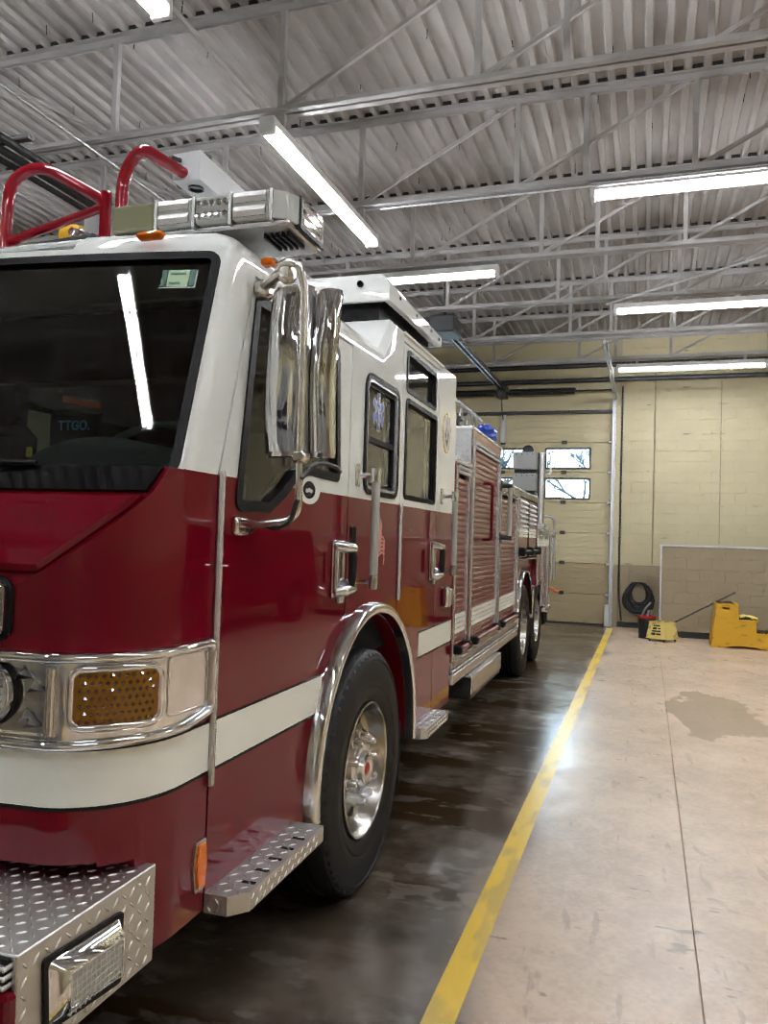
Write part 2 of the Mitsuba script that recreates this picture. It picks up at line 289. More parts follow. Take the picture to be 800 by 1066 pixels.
for i, (a, b) in enumerate(((-4.6, -0.5), (1.2, 5.3))):  # unseen doors with dark panes, added for the chrome to reflect
    d = f'door_{i+2}'; tag(d, kind='structure', label='unseen overhead door added behind the camera for reflections')
    for q in range(7):
        g = bx(a, b, Y0+.02, Y0+.07, q*.55+.004, q*.55+.546, .004)
        wins = [(a+.35+1.25*t, a+1.25+1.25*t) for t in range(3)] if q in (3, 4) else []
        pk = put(d+'__panel', g, 'grey_door', smooth=False)
        for x0, x1 in wins: put(pk+'__window_pane', bx(x0, x1, Y0+.068, Y0+.074, q*.55+.09, q*.55+.46), 'dark_pane', smooth=False)
# low block wall in front of the far wall, capped white
PY = 14.35
put('wall_partition', bx(0.245, 3.4, PY+.03, PY+.19, 0, 1.54), 'joint_dark', smooth=False); tag('wall_partition', kind='structure', label='low tan block wall with a white cap and corner trim')
for c in range(8):
    x = 0.262
    if c % 2: put('wall_partition__block', half_b, 'tan_block', T().translate([x, PY+.03 + rng.uniform(-.001, .001), c*BH-.012])); x += .2
    while x < 3.2:
        put('wall_partition__block', full_b, 'tan_block', T().translate([x, PY+.03 + rng.uniform(-.001, .001), c*BH-.012])); x += .4
put('wall_partition__cap', bx(0.225, 3.42, PY-.02, PY+.21, 1.54, 1.575, .006), 'trim_white', smooth=False, label='white cap')
put('wall_partition__corner_trim', bx(0.232, 0.262, PY-.012, PY+.03, 0, 1.54, .004), 'trim_white', smooth=False)
put('baseboard_partition', bx(0.262, 3.4, PY-.016, PY, 0, .105, .004), 'baseboard_black', smooth=False); tag('baseboard_partition', kind='structure')
put('baseboard_back', bx(-0.50, 3.4, 15.482, 15.50, 0, .10, .004), 'baseboard_black', smooth=False); tag('baseboard_back', kind='structure')
# sectional overhead door
tag('door_1', kind='structure', label='cream sectional overhead door with two rows of window panes')
SH = DZ/7
WX = [(-1.895, -1.06), (-3.17, -2.33), (-4.44, -3.60)]
for s in range(7):
    z0, z1 = s*SH+.004, (s+1)*SH-.004
    g = bx(DX0+.01, DX1-.01, 15.55, 15.595, z0, z1, .004)
    ribs = [bx(DX0+.01, DX1-.01, 15.543, 15.552, z0+.05+.125*r, z0+.05+.125*r+.085, .004) for r in range(4)]
    if s in (4, 5):
        cz = (2.60, 3.185)[s-4]
        for x0, x1 in WX: g = g - bx(x0, x1, 15.4, 15.8, cz-.19, cz+.19)
        ribs = []
    p = put('door_1__panel', join(g, *ribs), 'door_paint', smooth=False)
    if s in (4, 5):
        for x0, x1 in WX:
            fr = prism(rrect(x0-.02, x1+.02, cz-.21, cz+.21, .02).difference(rrect(x0+.012, x1-.012, cz-.178, cz+.178, .02)), 'y', 15.535, 15.60)
            put(p+'__window_frame', fr, 'pane_frame'); put(p+'__window_pane', sheet([(x0, 15.575, cz-.19), (x1, 15.575, cz-.19), (x1, 15.575, cz+.19), (x0, 15.575, cz+.19)]), 'clear_pane', smooth=False)
    for x in (-1.55, -2.75, -3.95):
        if s: put('door_1__hinge', bx(x-.05, x+.05, 15.525, 15.55, z0-.035, z0+.03, .004), 'dark_pipe', smooth=False)
for z, x in [(s*SH, DX1-.03) for s in range(1, 7)]: put('door_1__roller', bx(x-.05, x+.06, 15.49, 15.55, z-.025, z+.025, .006), 'galvanized', smooth=False)
bk = bx(DX0, DX1, 15.60, 15.61, 0, DZ)
for cz in (2.60, 3.185):
    for x0, x1 in WX: bk = bk - bx(x0, x1, 15.4, 15.8, cz-.19, cz+.19)
put('door_1__backing', bk, 'door_paint', smooth=False)  # added sheet that blocks sky light leaking through the panel gaps
put('door_1__bottom_seal', bx(DX0, DX1, 15.54, 15.60, 0, .03), 'baseboard_black', smooth=False)
put('door_1__top_seal', bx(DX0, DX1, 15.46, 15.55, DZ-.03, DZ+.03), 'dark_pipe', smooth=False)
put('door_1__centre_stile', bx(-2.80, -2.70, 15.50, 15.55, 3.50, 4.06, .004), 'trim_white', smooth=False)
put('door_1__vertical_track', join(bx(DX1-.01, DX1+.05, 15.42, 15.53, 0, 4.3, .004), bx(DX1+.05, DX1+.06, 15.44, 15.53, 0, 4.3)), 'galvanized', smooth=False)
put('door_1__track_shoe', bx(DX1-.08, DX1+.02, 15.40, 15.54, 0, .42, .006), 'satin_steel', smooth=False)
put('door_1__lift_track', join(bar((-.62, 15.45, 4.30), (-.62, 11.5, 4.43), .035, .06), bar((-.585, 15.45, 4.30), (-.585, 11.5, 4.43), .03, .012)), 'galvanized', smooth=False)
def spring(x0, x1, c, r, turns):
    t = np.linspace(0, 1, turns*10); return tube(np.c_[x0+(x1-x0)*t, c[0]+r*np.cos(t*turns*2*PI), c[1]+r*np.sin(t*turns*2*PI)], .014, 5)
for a, b in ((-1.35, -2.62), (-2.88, -4.2)): put('door_1__torsion_spring', spring(a, b, (15.32, 4.46), .055, 40), 'dark_pipe')
put('door_1__spring_shaft', tube([(-.66, 15.32, 4.46), (-4.9, 15.32, 4.46)], .016, 8), 'dark_pipe')
put('door_1__spring_bracket', bx(-2.84, -2.66, 15.22, 15.5, 4.36, 4.60, .006), 'dark_pipe', smooth=False)

# ---------------------------------------------------------------- strip lights
def strip_light(x, y, z, L, along, label, hang=None):
    """a white channel with two lit tubes below, centred on (x, y), tubes at height z"""
    k = fresh('strip_light'); A = T().translate([x, y, z]).rotate([0, 0, 1], 90 if along == 'y' else 0)
    tag(k, label, 'ceiling light', 'fluorescent strip lights under the joists')
    put(k+'__housing', join(bx(-L/2, L/2, -.055, .055, .045, .105, .006), hull([(s*L/2, t, q) for s in (-1, 1) for t, q in ((-.062, .040), (-.05, .055), (.05, .055), (.062, .040), (-.058, .037), (.058, .037))])), 'fixture_white', A, smooth=False)
    for t in (-.036, .036):
        q = put(k+'__tube', tube([(-L/2+.05, t, 0), (L/2-.05, t, 0)], .0135, 10, caps=False), 'fixture_white', A)
        scene[q]['emitter'] = {'type': 'area', 'radiance': rgb(TUBE*0.96, TUBE*1.0, TUBE*1.04)}
    for s in (-1, 1): put(k+'__end_cap', bx(s*(L/2-.035), s*(L/2+.005), -.062, .062, -.022, .10, .006), 'fixture_white', A, smooth=False)
    for h in (hang or (-.36*L, .36*L)): put(k+'__hanger', bx(h-.02, h+.02, -.03, .03, .10, 4.657-z, .003), 'steel_white', A, smooth=False)
ZL = 4.49
strip_light(-2.62, 2.46, 4.42, 2.4, 'y', 'strip light running along the hall, cut by the top edge of the picture', (-.72, .99))
strip_light(-2.62, 6.06, 4.42, 2.28, 'y', 'long strip light pointing down at the emergency light bar of the truck', (-.90, .81))
strip_light(0.69, 6.87, 4.53, 2.4, 'x', 'strip light below the second joist, cut by the right edge')
strip_light(-2.72, 8.58, 4.51, 2.2, 'x', 'strip light half hidden behind the white roof cap of the truck')
strip_light(0.68, 10.29, 4.49, 2.25, 'x', 'strip light under the fourth joist, cut by the right edge, slanted rod above it')
strip_light(0.62, 13.71, 4.47, 2.3, 'x', 'strip light nearest the far wall, between two dark pipes')
strip_light(-2.62, -0.80, 4.42, 1.75, 'y', 'strip light behind the camera that shows mirrored in the windshield', (-.87, .83))
for x, y, lb in ((4.4, 10.29, 'over the red utility vehicle'), (4.6, 5.16, 'over the right-hand bay'), (4.4, 1.74, 'over the front of the right-hand bay'), (0.7, 1.74, 'above the photographer'), (0.7, -1.68, 'behind the photographer'),
                 (-6.6, 3.45, 'over the left-hand bay'), (-6.4, 8.58, 'at the rear of the left-hand bay'), (-6.4, -1.68, 'at the front of the left-hand bay')):
    strip_light(x, y, 4.5, 2.4, 'x', 'unseen strip light added to light the hall, ' + lb)  # unseen fixtures added for more light and for reflections
# conduits, pipes and cables under the roof
def pipe(name, pts, r, mat, label, cat='pipe'):
    k = put(name, tube(pts, r, 10), mat); tag(k, label, cat); return k
pipe('conduit', [(-2.62, 3.68, 4.53), (-2.62, 4.79, 4.53)], .016, 'steel_white', 'short conduit joining the two strip lights that run along the hall', 'conduit')
pipe('conduit', [(-4.155, -2, 4.5), (-4.155, 9.8, 4.5)], .012, 'cable_silver', 'thin shiny conduit running down from the left edge behind the red rails', 'conduit')
pipe('conduit', [(-2.4, 6.80, 4.60), (6.4, 6.80, 4.60)], .014, 'cable_silver', 'grey conduit along the second joist above its strip light', 'conduit')
pipe('conduit', [(-0.478, 15.47, 4.55), (-0.478, 15.47, .92), (-0.47, 15.46, .55), (-0.42, 15.46, .12)], .016, 'dark_pipe', 'dark conduit down the far wall beside the overhead door', 'conduit')
pipe('conduit', [(0.11, 15.485, 4.9), (0.11, 15.485, 1.25), (0.11, 15.45, 1.22)], .011, 'bracket_tan', 'thin painted conduit down the far wall, ending above the hose coil', 'conduit')
pipe('overhead_pipe', [(-5.2, 15.28, 4.93), (6.5, 15.28, 4.93)], .045, 'dark_pipe', 'upper dark pipe across the far wall, above the farthest strip light')
pipe('overhead_pipe', [(-5.2, 15.33, 4.66), (6.5, 15.33, 4.66)], .045, 'dark_pipe', 'lower dark pipe across the far wall, below the farthest strip light')
for i in range(5):
    k = put('overhead_cable', tube([(-4.70-.075*i, -2, 4.50+.03*(i % 2)), (-4.70-.075*i, 7.6, 4.50+.03*(i % 2))], .026, 8), 'dark_pipe')
    tag(k, ('innermost', 'second', 'middle', 'fourth', 'outermost')[i] + ' dark overhead cable of the bundle at the left edge, counted from the truck', 'cable', 'dark cables at the left edge')
k = 'cable_hanger'; put(k, bx(-5.1, -4.6, 4.78, 4.84, 4.56, 4.60, .005), 'galvanized', smooth=False); tag(k, 'grey cross bar carrying the dark cables at the left edge', 'bracket')
# opener of the overhead door
tag('door_opener', 'dark door opener rail running from the far door to its motor above the truck', 'door opener')
put('door_opener__rail', join(bx(-2.80, -2.775, 10.9, 15.35, 4.50, 4.57), bx(-2.725, -2.70, 10.9, 15.35, 4.50, 4.57), bx(-2.80, -2.70, 10.9, 15.35, 4.57, 4.58)), 'galvanized', smooth=False)
put('door_opener__motor', join(bx(-2.93, -2.57, 10.45, 10.95, 4.42, 4.66, .02), bx(-3.4, -2.93, 10.55, 10.85, 4.58, 4.66, .01)), 'dark_pipe', smooth=False)
put('door_opener__arm', tube([(-2.75, 15.2, 4.50), (-2.75, 15.35, 4.1), (-2.75, 15.5, 3.95)], .012, 6), 'dark_pipe')
put('door_opener__hanger', bx(-2.77, -2.73, 10.6, 10.64, 4.66, 5.5), 'dark_pipe', smooth=False)

# ---------------------------------------------------------------- things by the far wall
def coil():
    ms = []
    r2 = np.random.default_rng(3)
    for i in range(13):
        t = np.linspace(0, 2*PI, 40); a, b = .145+.010*i+r2.uniform(-.01, .01), .21+.007*i+r2.uniform(-.02, .02)
        c = np.array([-.122+r2.uniform(-.02, .02), 15.44-.022*(i % 4), .86-b+r2.uniform(-.01, .02)])
        P = np.c_[c[0]+a*np.sin(t)*(1+.18*np.cos(t)*-1), np.full(40, c[1])+.01*np.sin(3*t+i), c[2]+b*np.cos(t)]
        ms.append(tube(P, .0145, 8, caps=False))
    ms.append(tube(curve([(.02, 15.43, .40), (.10, 15.42, .20), (.05, 15.40, .06), (-.2, 15.38, .03), (-.4, 15.40, .05)]), .0145, 8))
    return join(*ms)
put('hose_coil', coil(), 'hose_black'); tag('hose_coil', 'black hose coiled on a wall hook beside the overhead door', 'hose')
hb = Polygon([(-.28, .86), (.01, .86), (.01, 1.0)] + [(-.135+.145*math.cos(a), 1.0+.07*math.sin(a)) for a in np.linspace(0, PI, 9)] + [(-.28, 1.0)])
put('hose_hanger', join(prism(hb, 'y', 15.34, 15.36), prism(hb.buffer(-.05), 'y', 15.36, 15.50)), 'bracket_tan', smooth=30); tag('hose_hanger', 'tan sheet metal hose hanger on the far wall', 'hose hanger')
# black bucket, red lid
tag('trash_bucket', 'small black bucket with a red rim by the hose coil', 'bucket')
BC = (.03, 13.95, 0)
put('trash_bucket__body', lathe([(0, 0), (0, .118), (.01, .122), (.34, .143), (.34, .136), (.02, .115), (.02, 0)], 'z', BC, 32), 'bucket_black')
put('trash_bucket__rim', lathe([(.325, .143), (.33, .154), (.365, .154), (.37, .147), (.365, .138), (.33, .138), (.325, .143)], 'z', BC, 32), 'red_lid', label='red rim')
put('trash_bucket__lid', lathe([(.345, 0), (.345, .139), (.352, .139), (.356, 0)], 'z', BC, 32), 'red_lid')
put('spray_gun', join(tube([(.04, 13.93, .357), (.06, 13.92, .46)], .020, 8), tube(curve([(-.03, 13.94, .40), (.0, 13.93, .48), (.05, 13.92, .55), (.09, 13.92, .60)]), .016, 8), tube([(.06, 13.92, .46), (.11, 13.92, .47), (.10, 13.92, .40)], .010, 6), tube([(-.06, 13.95, .36), (.0, 13.93, .47)], .013, 6)), 'grey_tool'); tag('spray_gun', 'grey spray gun standing on the red-rimmed bucket', 'spray gun')
# mop bucket
tag('mop_bucket', 'low pale yellow mop bucket on casters beside the black bucket', 'mop bucket')
def frustum(b, t, z0, z1): return hull([(*p, z0) for p in b] + [(*p, z1) for p in t])
bo, bi = [(.02, 13.56), (.30, 13.42), (.53, 13.60), (.25, 13.86)], [(.075, 13.585), (.29, 13.49), (.465, 13.62), (.25, 13.80)]
inn = lambda P, d: [(p[0]+(.27-p[0])*d/.2, p[1]+(13.63-p[1])*d/.2) for p in P]
put('mop_bucket__tub', frustum(bo, bi, .045, .315) - frustum(inn(bo, .02), inn(bi, .015), .08, .33), 'yellow_pale', smooth=30)
put('mop_bucket__rim', frustum(inn(bi, -.012), inn(bi, -.012), .30, .318) - frustum(inn(bi, .012), inn(bi, .012), .29, .33), 'yellow_pale', smooth=30)
# warning print on the side that faces the camera
def side_pt(u, v):
    a, b, c, d = (np.array([*bo[0], .045]), np.array([*bo[1], .045]), np.array([*bi[1], .315]), np.array([*bi[0], .315]))
    return (1-v)*((1-u)*a+u*b) + v*((1-u)*d+u*c) + np.array([-.002, -.004, 0])
for (u0, u1, v0, v1) in ((.34, .78, .74, .82), (.32, .56, .56, .68), (.62, .80, .60, .66), (.28, .80, .42, .50), (.26, .50, .22, .36), (.55, .82, .24, .34)):
    put('mop_bucket__printed_label', sheet([side_pt(u0, v0), side_pt(u1, v0), side_pt(u1, v1), side_pt(u0, v1)]), 'dark_metal', smooth=False)
for x, y in ((.08, 13.57), (.30, 13.47), (.47, 13.61), (.25, 13.80)): put('mop_bucket__caster', join(lathe([(-.012, 0), (-.012, .022), (.012, .022), (.012, 0)], 'x', (x, y, .022), 16), bx(x-.016, x+.016, y-.01, y+.01, .022, .06)), 'rubber')
tag('mop', 'mop with a dark handle leaning out of the yellow mop bucket', 'mop')
put('mop__handle', tube([(.27, 13.66, .20), (1.395, 14.0, .828)], .0125, 8), 'wood_handle')
put('mop__head', tube(curve([(.20, 13.64, .13), (.23, 13.65, .18), (.28, 13.66, .20)]), [.03]*17, 8), 'grey_tool')
# yellow step stool
tag('step_stool', 'yellow plastic step stool with three worn steps in front of the low block wall', 'step stool')
prof = [(.985, .0), (1.16, .0), (1.30, .035), (1.47, .045), (1.62, .03), (1.80, .0), (2.10, .0), (2.06, .245), (1.63, .245), (1.625, .44), (1.385, .44), (1.365, .675), (1.06, .675)]
put('step_stool__side_panel', prism(rnd(prof, .006), 'y', 13.29, 13.33) - prism(rrect(1.145, 1.245, .595, .63, .012), 'y', 13, 14), 'yellow_plastic')
put('step_stool__side_panel', prism(rnd(prof, .006), 'y', 13.76, 13.80) - prism(rrect(1.145, 1.245, .595, .63, .012), 'y', 13, 14), 'yellow_plastic')
for x0, x1, z in ((1.05, 1.375, .685), (1.37, 1.64, .45), (1.63, 2.07, .255)):
    q = put('step_stool__tread', bx(x0, x1, 13.28, 13.81, z-.035, z, .006), 'yellow_plastic', smooth=30)
    put(q+'__grip_pad', join(*[bx(x0+.02+i*.05, x0+.055+i*.05, 13.285, 13.80, z-.004, z+.008, .003) for i in range(int((x1-x0-.03)/.05))]), 'rubber', smooth=30)
put('step_stool__back_panel', hull([(x, y, z) for y in (13.33, 13.76) for x, z in ((.99, .02), (1.01, .02), (1.055, .65), (1.085, .65))]), 'yellow_plastic', smooth=30)
put('step_stool__riser', bx(1.37, 1.39, 13.33, 13.76, .26, .42), 'yellow_plastic', smooth=False)
def rag():
    u, v = np.meshgrid(np.linspace(0, 1, 26), np.linspace(0, 1, 16), indexing='ij')
    x = 1.395 + .27*u; y = 13.29 + .3*v
    z = .468 + .030*meshkit.fbm(np.stack([u*5, v*4, 0*u], -1), 3) + .03*np.exp(-((u-.3)/.25)**2)
    over = np.clip((x-1.645)/.02, 0, 1); z = z - over*.09*(.5+.5*np.sin(v*9+1)); x = np.where(over > 0, np.minimum(x, 1.655+.004*np.sin(v*20)), x)
    top = np.stack([x, y, z], -1).reshape(-1, 3); n, m = u.shape
    F = [f for i in range(n-1) for j in range(m-1) for f in ([i*m+j, (i+1)*m+j, (i+1)*m+j+1], [i*m+j, (i+1)*m+j+1, i*m+j+1])]
    bot = top - [0, 0, .006]; k = len(top); F2 = [[k+a, k+c, k+b] for a, b, c in F]
    e = [i*m for i in range(n)] + [(n-1)*m+j for j in range(1, m)] + [i*m+m-1 for i in range(n-2, -1, -1)] + [j for j in range(m-2, 0, -1)]
    S = [f for a, b in zip(e, e[1:]+e[:1]) for f in ([a, k+a, b], [b, k+a, k+b])]
    return trimesh.Trimesh(np.vstack([top, bot]), F+F2+S, process=False)
put('yellow_rag', rag(), 'yellow_cloth', smooth=True); tag('yellow_rag', 'bright yellow rag crumpled on the middle step of the yellow stool', 'rag')
# outside the overhead door
put('snowy_ground', bx(-30, 15, 15.8, 70, -.2, -.05), 'snow_ground', smooth=False); tag('snowy_ground', kind='structure')
def tree(x, y, h, seed):
    r = random.Random(seed); ms = []
    def grow(p, d, L, rad, lev):
        q = p + d*L; ms.append(tube([p, (p+q)/2 + np.array([r.uniform(-.05, .05)*L, 0, 0]), q], [rad, rad*.85, rad*.7], 5, caps=False))
        if lev == 0: return
        for _ in range(3 if lev > 1 else 2):
            e = d + np.array([r.uniform(-.9, .9), r.uniform(-.9, .9), r.uniform(-.2, .5)]); grow(q, e/np.linalg.norm(e), L*r.uniform(.6, .85), rad*.66, lev-1)
    grow(np.array([x, y, -.1]), np.array([r.uniform(-.1, .1), 0, 1.0]), h*.22, h*.017, 6)
    return join(*ms)
for i, (x, y, h, lb) in enumerate(((-6.2, 36, 9.5, 'bare tree seen through the right door panes, left of two'), (-2.6, 45, 11, 'bare tree seen through the right door panes, right of two'), (-10.5, 41, 10, 'bare tree outside behind the stack of grey boxes'))):
    k = put('bare_tree', tree(x, y, h, i+4), 'bark', smooth=True); tag(k, lb, 'tree', 'bare trees outside the door')
# red utility vehicle parked in the bay on the right, seen only in the truck's paint and chrome
tag('utility_vehicle', 'dark red utility vehicle parked at the right, seen only mirrored in the truck', 'vehicle')
vp = rnd([(9.2, .40), (9.25, .95), (10.3, 1.05), (10.9, 1.62), (13.5, 1.62), (13.75, 1.0), (13.78, .40)], .06)
vp = vp.difference(unary_union([Point(y, .36).buffer(.40) for y in (10.05, 12.85)]))
put('utility_vehicle__body', prism(vp, 'x', 3.2, 5.0), 'red_paint', smooth=30)
for x0, x1 in ((3.19, 3.205), (4.995, 5.01)):
    for g in ([(10.75, 1.08), (11.15, 1.52), (12.0, 1.52), (12.0, 1.08)], [(12.08, 1.08), (12.08, 1.52), (13.3, 1.52), (13.45, 1.08)]): put('utility_vehicle__side_window', prism(rnd(g, .04), 'x', x0, x1), 'black_gloss', smooth=False)
put('utility_vehicle__windshield', hull([(x, y, z) for x in (3.35, 4.85) for y, z in ((10.36, 1.09), (10.83, 1.56), (10.40, 1.09), (10.87, 1.56))]), 'black_gloss', smooth=False)
for x in (3.28, 4.92):
    for y in (10.05, 12.85):
        k = fresh('utility_vehicle__wheel'); put(k+'__tire', lathe([(-.1, .2), (-.11, .34), (-.08, .36), (.08, .36), (.11, .34), (.1, .2)], 'x', (x, y, .36), 32), 'rubber'); put(k+'__rim', lathe([(-.09, 0), (-.09, .205), (.09, .205), (.09, 0)], 'x', (x, y, .36), 24), 'rim_alu')
for x in (3.45, 4.75): put('utility_vehicle__headlamp', bx(x-.13, x+.13, 9.20, 9.28, .72, .88, .02), 'lens_clear', smooth=30)
put('utility_vehicle__bumper', bx(3.2, 5.0, 9.12, 9.26, .42, .60, .03), 'dark_metal', smooth=30)

# ================================================================ the fire truck, in its own frame: x out of its near side, y to its rear
TH, XS, XC = 0.015, -1.139, -1.25
TW = T().translate([XS, 0, 0]).rotate([0, 0, 1], math.degrees(TH))
tag('fire_truck', 'long red and white fire truck with chrome trim parked left of the yellow line', 'fire truck')
F = 'fire_truck'
def tp(key, mesh, mat, **kw): return put(F+'__'+key, mesh, mat, TW, **kw)
def mir(m):                                                      # the same mesh on the far side of the truck
    m = raw(m).copy(); m.vertices[:, 0] = 2*XC - m.vertices[:, 0]; m.invert(); return m
BALL = trimesh.creation.icosphere(2).vertices
def blob(*pr): return hull(np.vstack([np.asarray(c, float) + r*BALL for c, r in pr]))
# --- plan outline of the cab below the windshield, from the middle of the front to the rear of the side
xs_ = np.linspace(XC, -.25, 25)
OUT = [(x, 1.56-.05*(1-(x-XC)**2)) for x in xs_] + [(-.25+.25*math.sin(t), 1.84-.28*math.cos(t)) for t in np.linspace(0, PI/2, 22)[1:]] + [(0, 5.08)]
OUT = np.array(OUT); SL = np.r_[0, np.cumsum(np.hypot(*np.diff(OUT, axis=0).T))]
def full(o): o = np.asarray(o); return np.vstack([o, np.c_[2*XC-o[::-1, 0], o[::-1, 1]]])
TG = np.gradient(OUT, axis=0); TG[-1] = (0, 1); TG[-2] = (0, 1); TG /= np.linalg.norm(TG, axis=1, keepdims=True); NR = np.c_[TG[:, 1], -TG[:, 0]]
def on_skin(s, d):
    return [np.interp(s, SL, OUT[:, i]) + d*np.interp(s, SL, NR[:, i]) for i in (0, 1)]
def wrap(poly, d0, d1, fine=.025):
    """a plate whose outline lies in (distance along the skin, height), from d0 to d1 off the skin"""
    if not hasattr(poly, 'geom_type'): poly = Polygon(poly)
    m = m3.Manifold.extrude(m3.CrossSection(polys(poly), m3.FillRule.EvenOdd), d1-d0).translate([0, 0, d0])
    m = m.refine_to_length(fine); t = raw(m); v = t.vertices; x, y = on_skin(v[:, 0], v[:, 2])
    return trimesh.Trimesh(np.c_[x, y, v[:, 1]], t.faces, process=False)
def wrap_chamfer(poly, d0, d1, c):
    return join(wrap(poly, d0, d1-c), wrap(poly.buffer(-c), d1-c, d1))
ZS = 1.722                                                       # where white meets red
KS = 0.284                                                       # lean of the windshield
BOW = 0.112
def yf(z): return 1.806 + KS*(z-1.70)
HB = 1.55
# --- lower cab
full_cs = m3.CrossSection([full(OUT)], m3.FillRule.NonZero)
inner_o = np.array([(-.07-.5, 1.80)]); inner = np.array([(-.08, 1.95), (-.08, 5.0), (-2.42, 5.0), (-2.42, 1.95), (-2.2, 1.72), (-.3, 1.72)])
low = m3.Manifold.extrude(full_cs, ZS-.49).translate([0, 0, .49])
def wedge(off):                                                  # everything above the sloping hood plane
    return prism([(1.0, 1.455+(1.0-1.56)*HB-off), (2.6, 1.455+(2.6-1.56)*HB-off), (1.0, 4.0)], 'x', -3, .5)
# beside the hood the fenders rise along a fold that slopes up to the pillars
hw = wedge(.030)
for sx_ in (1, -1):
    nv = np.array([-.477*sx_, -.725, 1.0]); p0 = np.array([-.231 if sx_ > 0 else 2*XC+.231, 1.561, 1.452]); L_ = np.linalg.norm(nv)
    hw = hw.trim_by_plane((nv/L_).tolist(), float(nv @ p0/L_))
low = low - hw
low = low - m3.Manifold.extrude(m3.CrossSection([inner], m3.FillRule.NonZero), 1.2).translate([0, 0, 1.0])
low = low - bx(-2.5+.09, -.09, 1.3, 1.735, .4, .745) - bx(-2.6, .1, 1.3, 1.70, .4, .735)
AC, AR = (3.39, .56), .645
arch = Point(*AC).buffer(AR, quad_segs=24).union(sbox(AC[0]-AR, .0, AC[0]+AR, AC[1]))
low = low - prism(arch, 'x', -.75, .2) - prism(arch, 'x', -2.7, -1.75)
# --- upper cab
def ring(z, ins):
    y0 = yf(min(z, 2.39)) + ins*1.3; P = [(x, y0 - BOW*(1-((x-XC)/1.22)**2)) for x in np.linspace(XC, -.035-ins, 20)]
    P += [(-.035-ins+.035*math.sin(t), y0+.055-.055*math.cos(t)) for t in np.linspace(0, PI/2, 8)[1:]] + [(-ins, 5.08)]
    return [(x, y, z) for x, y in full(P)]
P = []
for z, i in ((ZS, 0), (2.39, 0), (2.425, .012), (2.455, .04), (2.475, .085), (2.488, .15), (2.502, .4), (2.507, .7)): P += ring(z, i)
upc = hull(P)
inner_up = hull([(x, y, z) for z, o in ((ZS-.02, 1.87), (2.36, 2.06)) for x, y in ((-.07, o+.05), (-.07, 5.0), (-2.43, 5.0), (-2.43, o+.05), (-2.3, o), (-.2, o))])
raised_p = [(3.42, 2.37), (3.66, 2.635), (5.08, 2.655), (5.08, 2.30), (3.42, 2.30)]
raised = hull([*[(x, *p) for x in (-.035, 2*XC+.035) for p in raised_p], *[(x, *p) for x in (0, 2*XC) for p in Polygon(raised_p).buffer(-.03, join_style=2).exterior.coords]])
upc = upc - hull([(x, y, z) for y in (1.5, 3.30) for x, z in ((-.50, 2.402), (2*XC+.50, 2.402), (-.455, 2.6), (2*XC+.455, 2.6))])
upc = (upc - inner_up) + raised
# --- openings
win_front = rnd([(2.095, 1.635), (2.31, 1.637), (2.42, 1.69), (2.53, 1.765), (2.64, 1.787), (2.937, 1.783), (2.89, 2.297), (2.183, 2.297)], .025)
win_slide = rrect(3.262, 3.722, 1.775, 2.262, .045)
win_rear = rrect(3.885, 4.535, 1.768, 2.275, .025)
win_top = rrect(3.885, 4.50, 2.325, 2.525, .025)
for w in (win_front, win_slide, win_rear):
    c = prism(w, 'x', -.2, .2) + prism(w, 'x', 2*XC-.2, 2*XC+.2); upc = upc - c; low = low - c
upc = upc - prism(win_top, 'x', -.05, .2)
ws = rrect(2*XC+.034, -.034, 1.715, 2.370, .03)
upc = upc - prism(ws, 'y', 1.3, 2.35)
# --- doors cut out of the side
def cut_low(p): return p.difference(Point(*AC).buffer(.70, quad_segs=24))
door_f = cut_low(Polygon([(1.988, .50), (1.988, 1.74), (2.168, 2.355), (3.058, 2.355), (3.058, .50)]))
door_f = max(getattr(door_f, 'geoms', [door_f]), key=lambda g: g.area)
door_r = cut_low(Polygon([(3.815, .49), (3.815, 2.56), (4.605, 2.575), (4.605, .49)]))
door_r = max(getattr(door_r, 'geoms', [door_r]), key=lambda g: g.area)
slots = [prism(d.buffer(.006).difference(d.buffer(-.006)), 'x', -.03, .2) for d in (door_f, door_r)]
doors = []
for d in (door_f, door_r):
    dp = prism(d.buffer(-.005), 'x', -.04, .1)
    doors.append((low ^ dp, upc ^ dp))
for d in (door_f, door_r):
    b = prism(d.buffer(.005), 'x', -.04, .2); low = low - b; upc = upc - b
tp('cab__lower_body', low, 'red_paint', smooth=25, label='red lower body')
tp('cab__upper_body', upc, 'white_paint', smooth=25, label='white upper body and roof')
for (a, b), nm, wins in ((doors[0], 'front_door', [win_front]), (doors[1], 'rear_door', [win_rear])):
    tp(nm+'__lower_panel', a, 'red_paint', smooth=25); tp(nm+'__upper_panel', b, 'white_paint', smooth=25)
def frame(w, wd=.022, x0=-.05, x1=.006): return prism(w.buffer(.012).difference(w.buffer(-wd)), 'x', x0, x1)
def pane(w, x): 
    m = prism(w.buffer(-.004), 'x', 0, .001); t = raw(m); k = np.abs(t.vertices[t.faces][:, :, 0] - .001).max(1) < 1e-6
    t = trimesh.Trimesh(t.vertices + [x-.001, 0, 0], t.faces[k], process=True); return t
tp('front_door__window_frame', frame(win_front), 'black_trim'); tp('front_door__window_pane', pane(win_front, -.014), 'glass', smooth=False)
tp('rear_door__window_frame', frame(win_rear, .014), 'black_trim'); tp('rear_door__window_pane', pane(win_rear, -.014), 'glass', smooth=False)
tp('rear_door__window_frame', frame(win_top, .014), 'black_trim'); tp('rear_door__window_pane', prism(win_top, 'x', -.045, -.02), 'black_gloss', smooth=False)
tp('side_window__outer_frame', join(frame(win_slide.buffer(.018), .012, -.03, .010), frame(win_slide.buffer(.005), .03, -.05, -.006)), 'black_trim')
tp('side_window__inner_trim', prism(win_slide.buffer(.006).difference(win_slide.buffer(-.008)), 'x', -.03, .007), 'satin_steel')
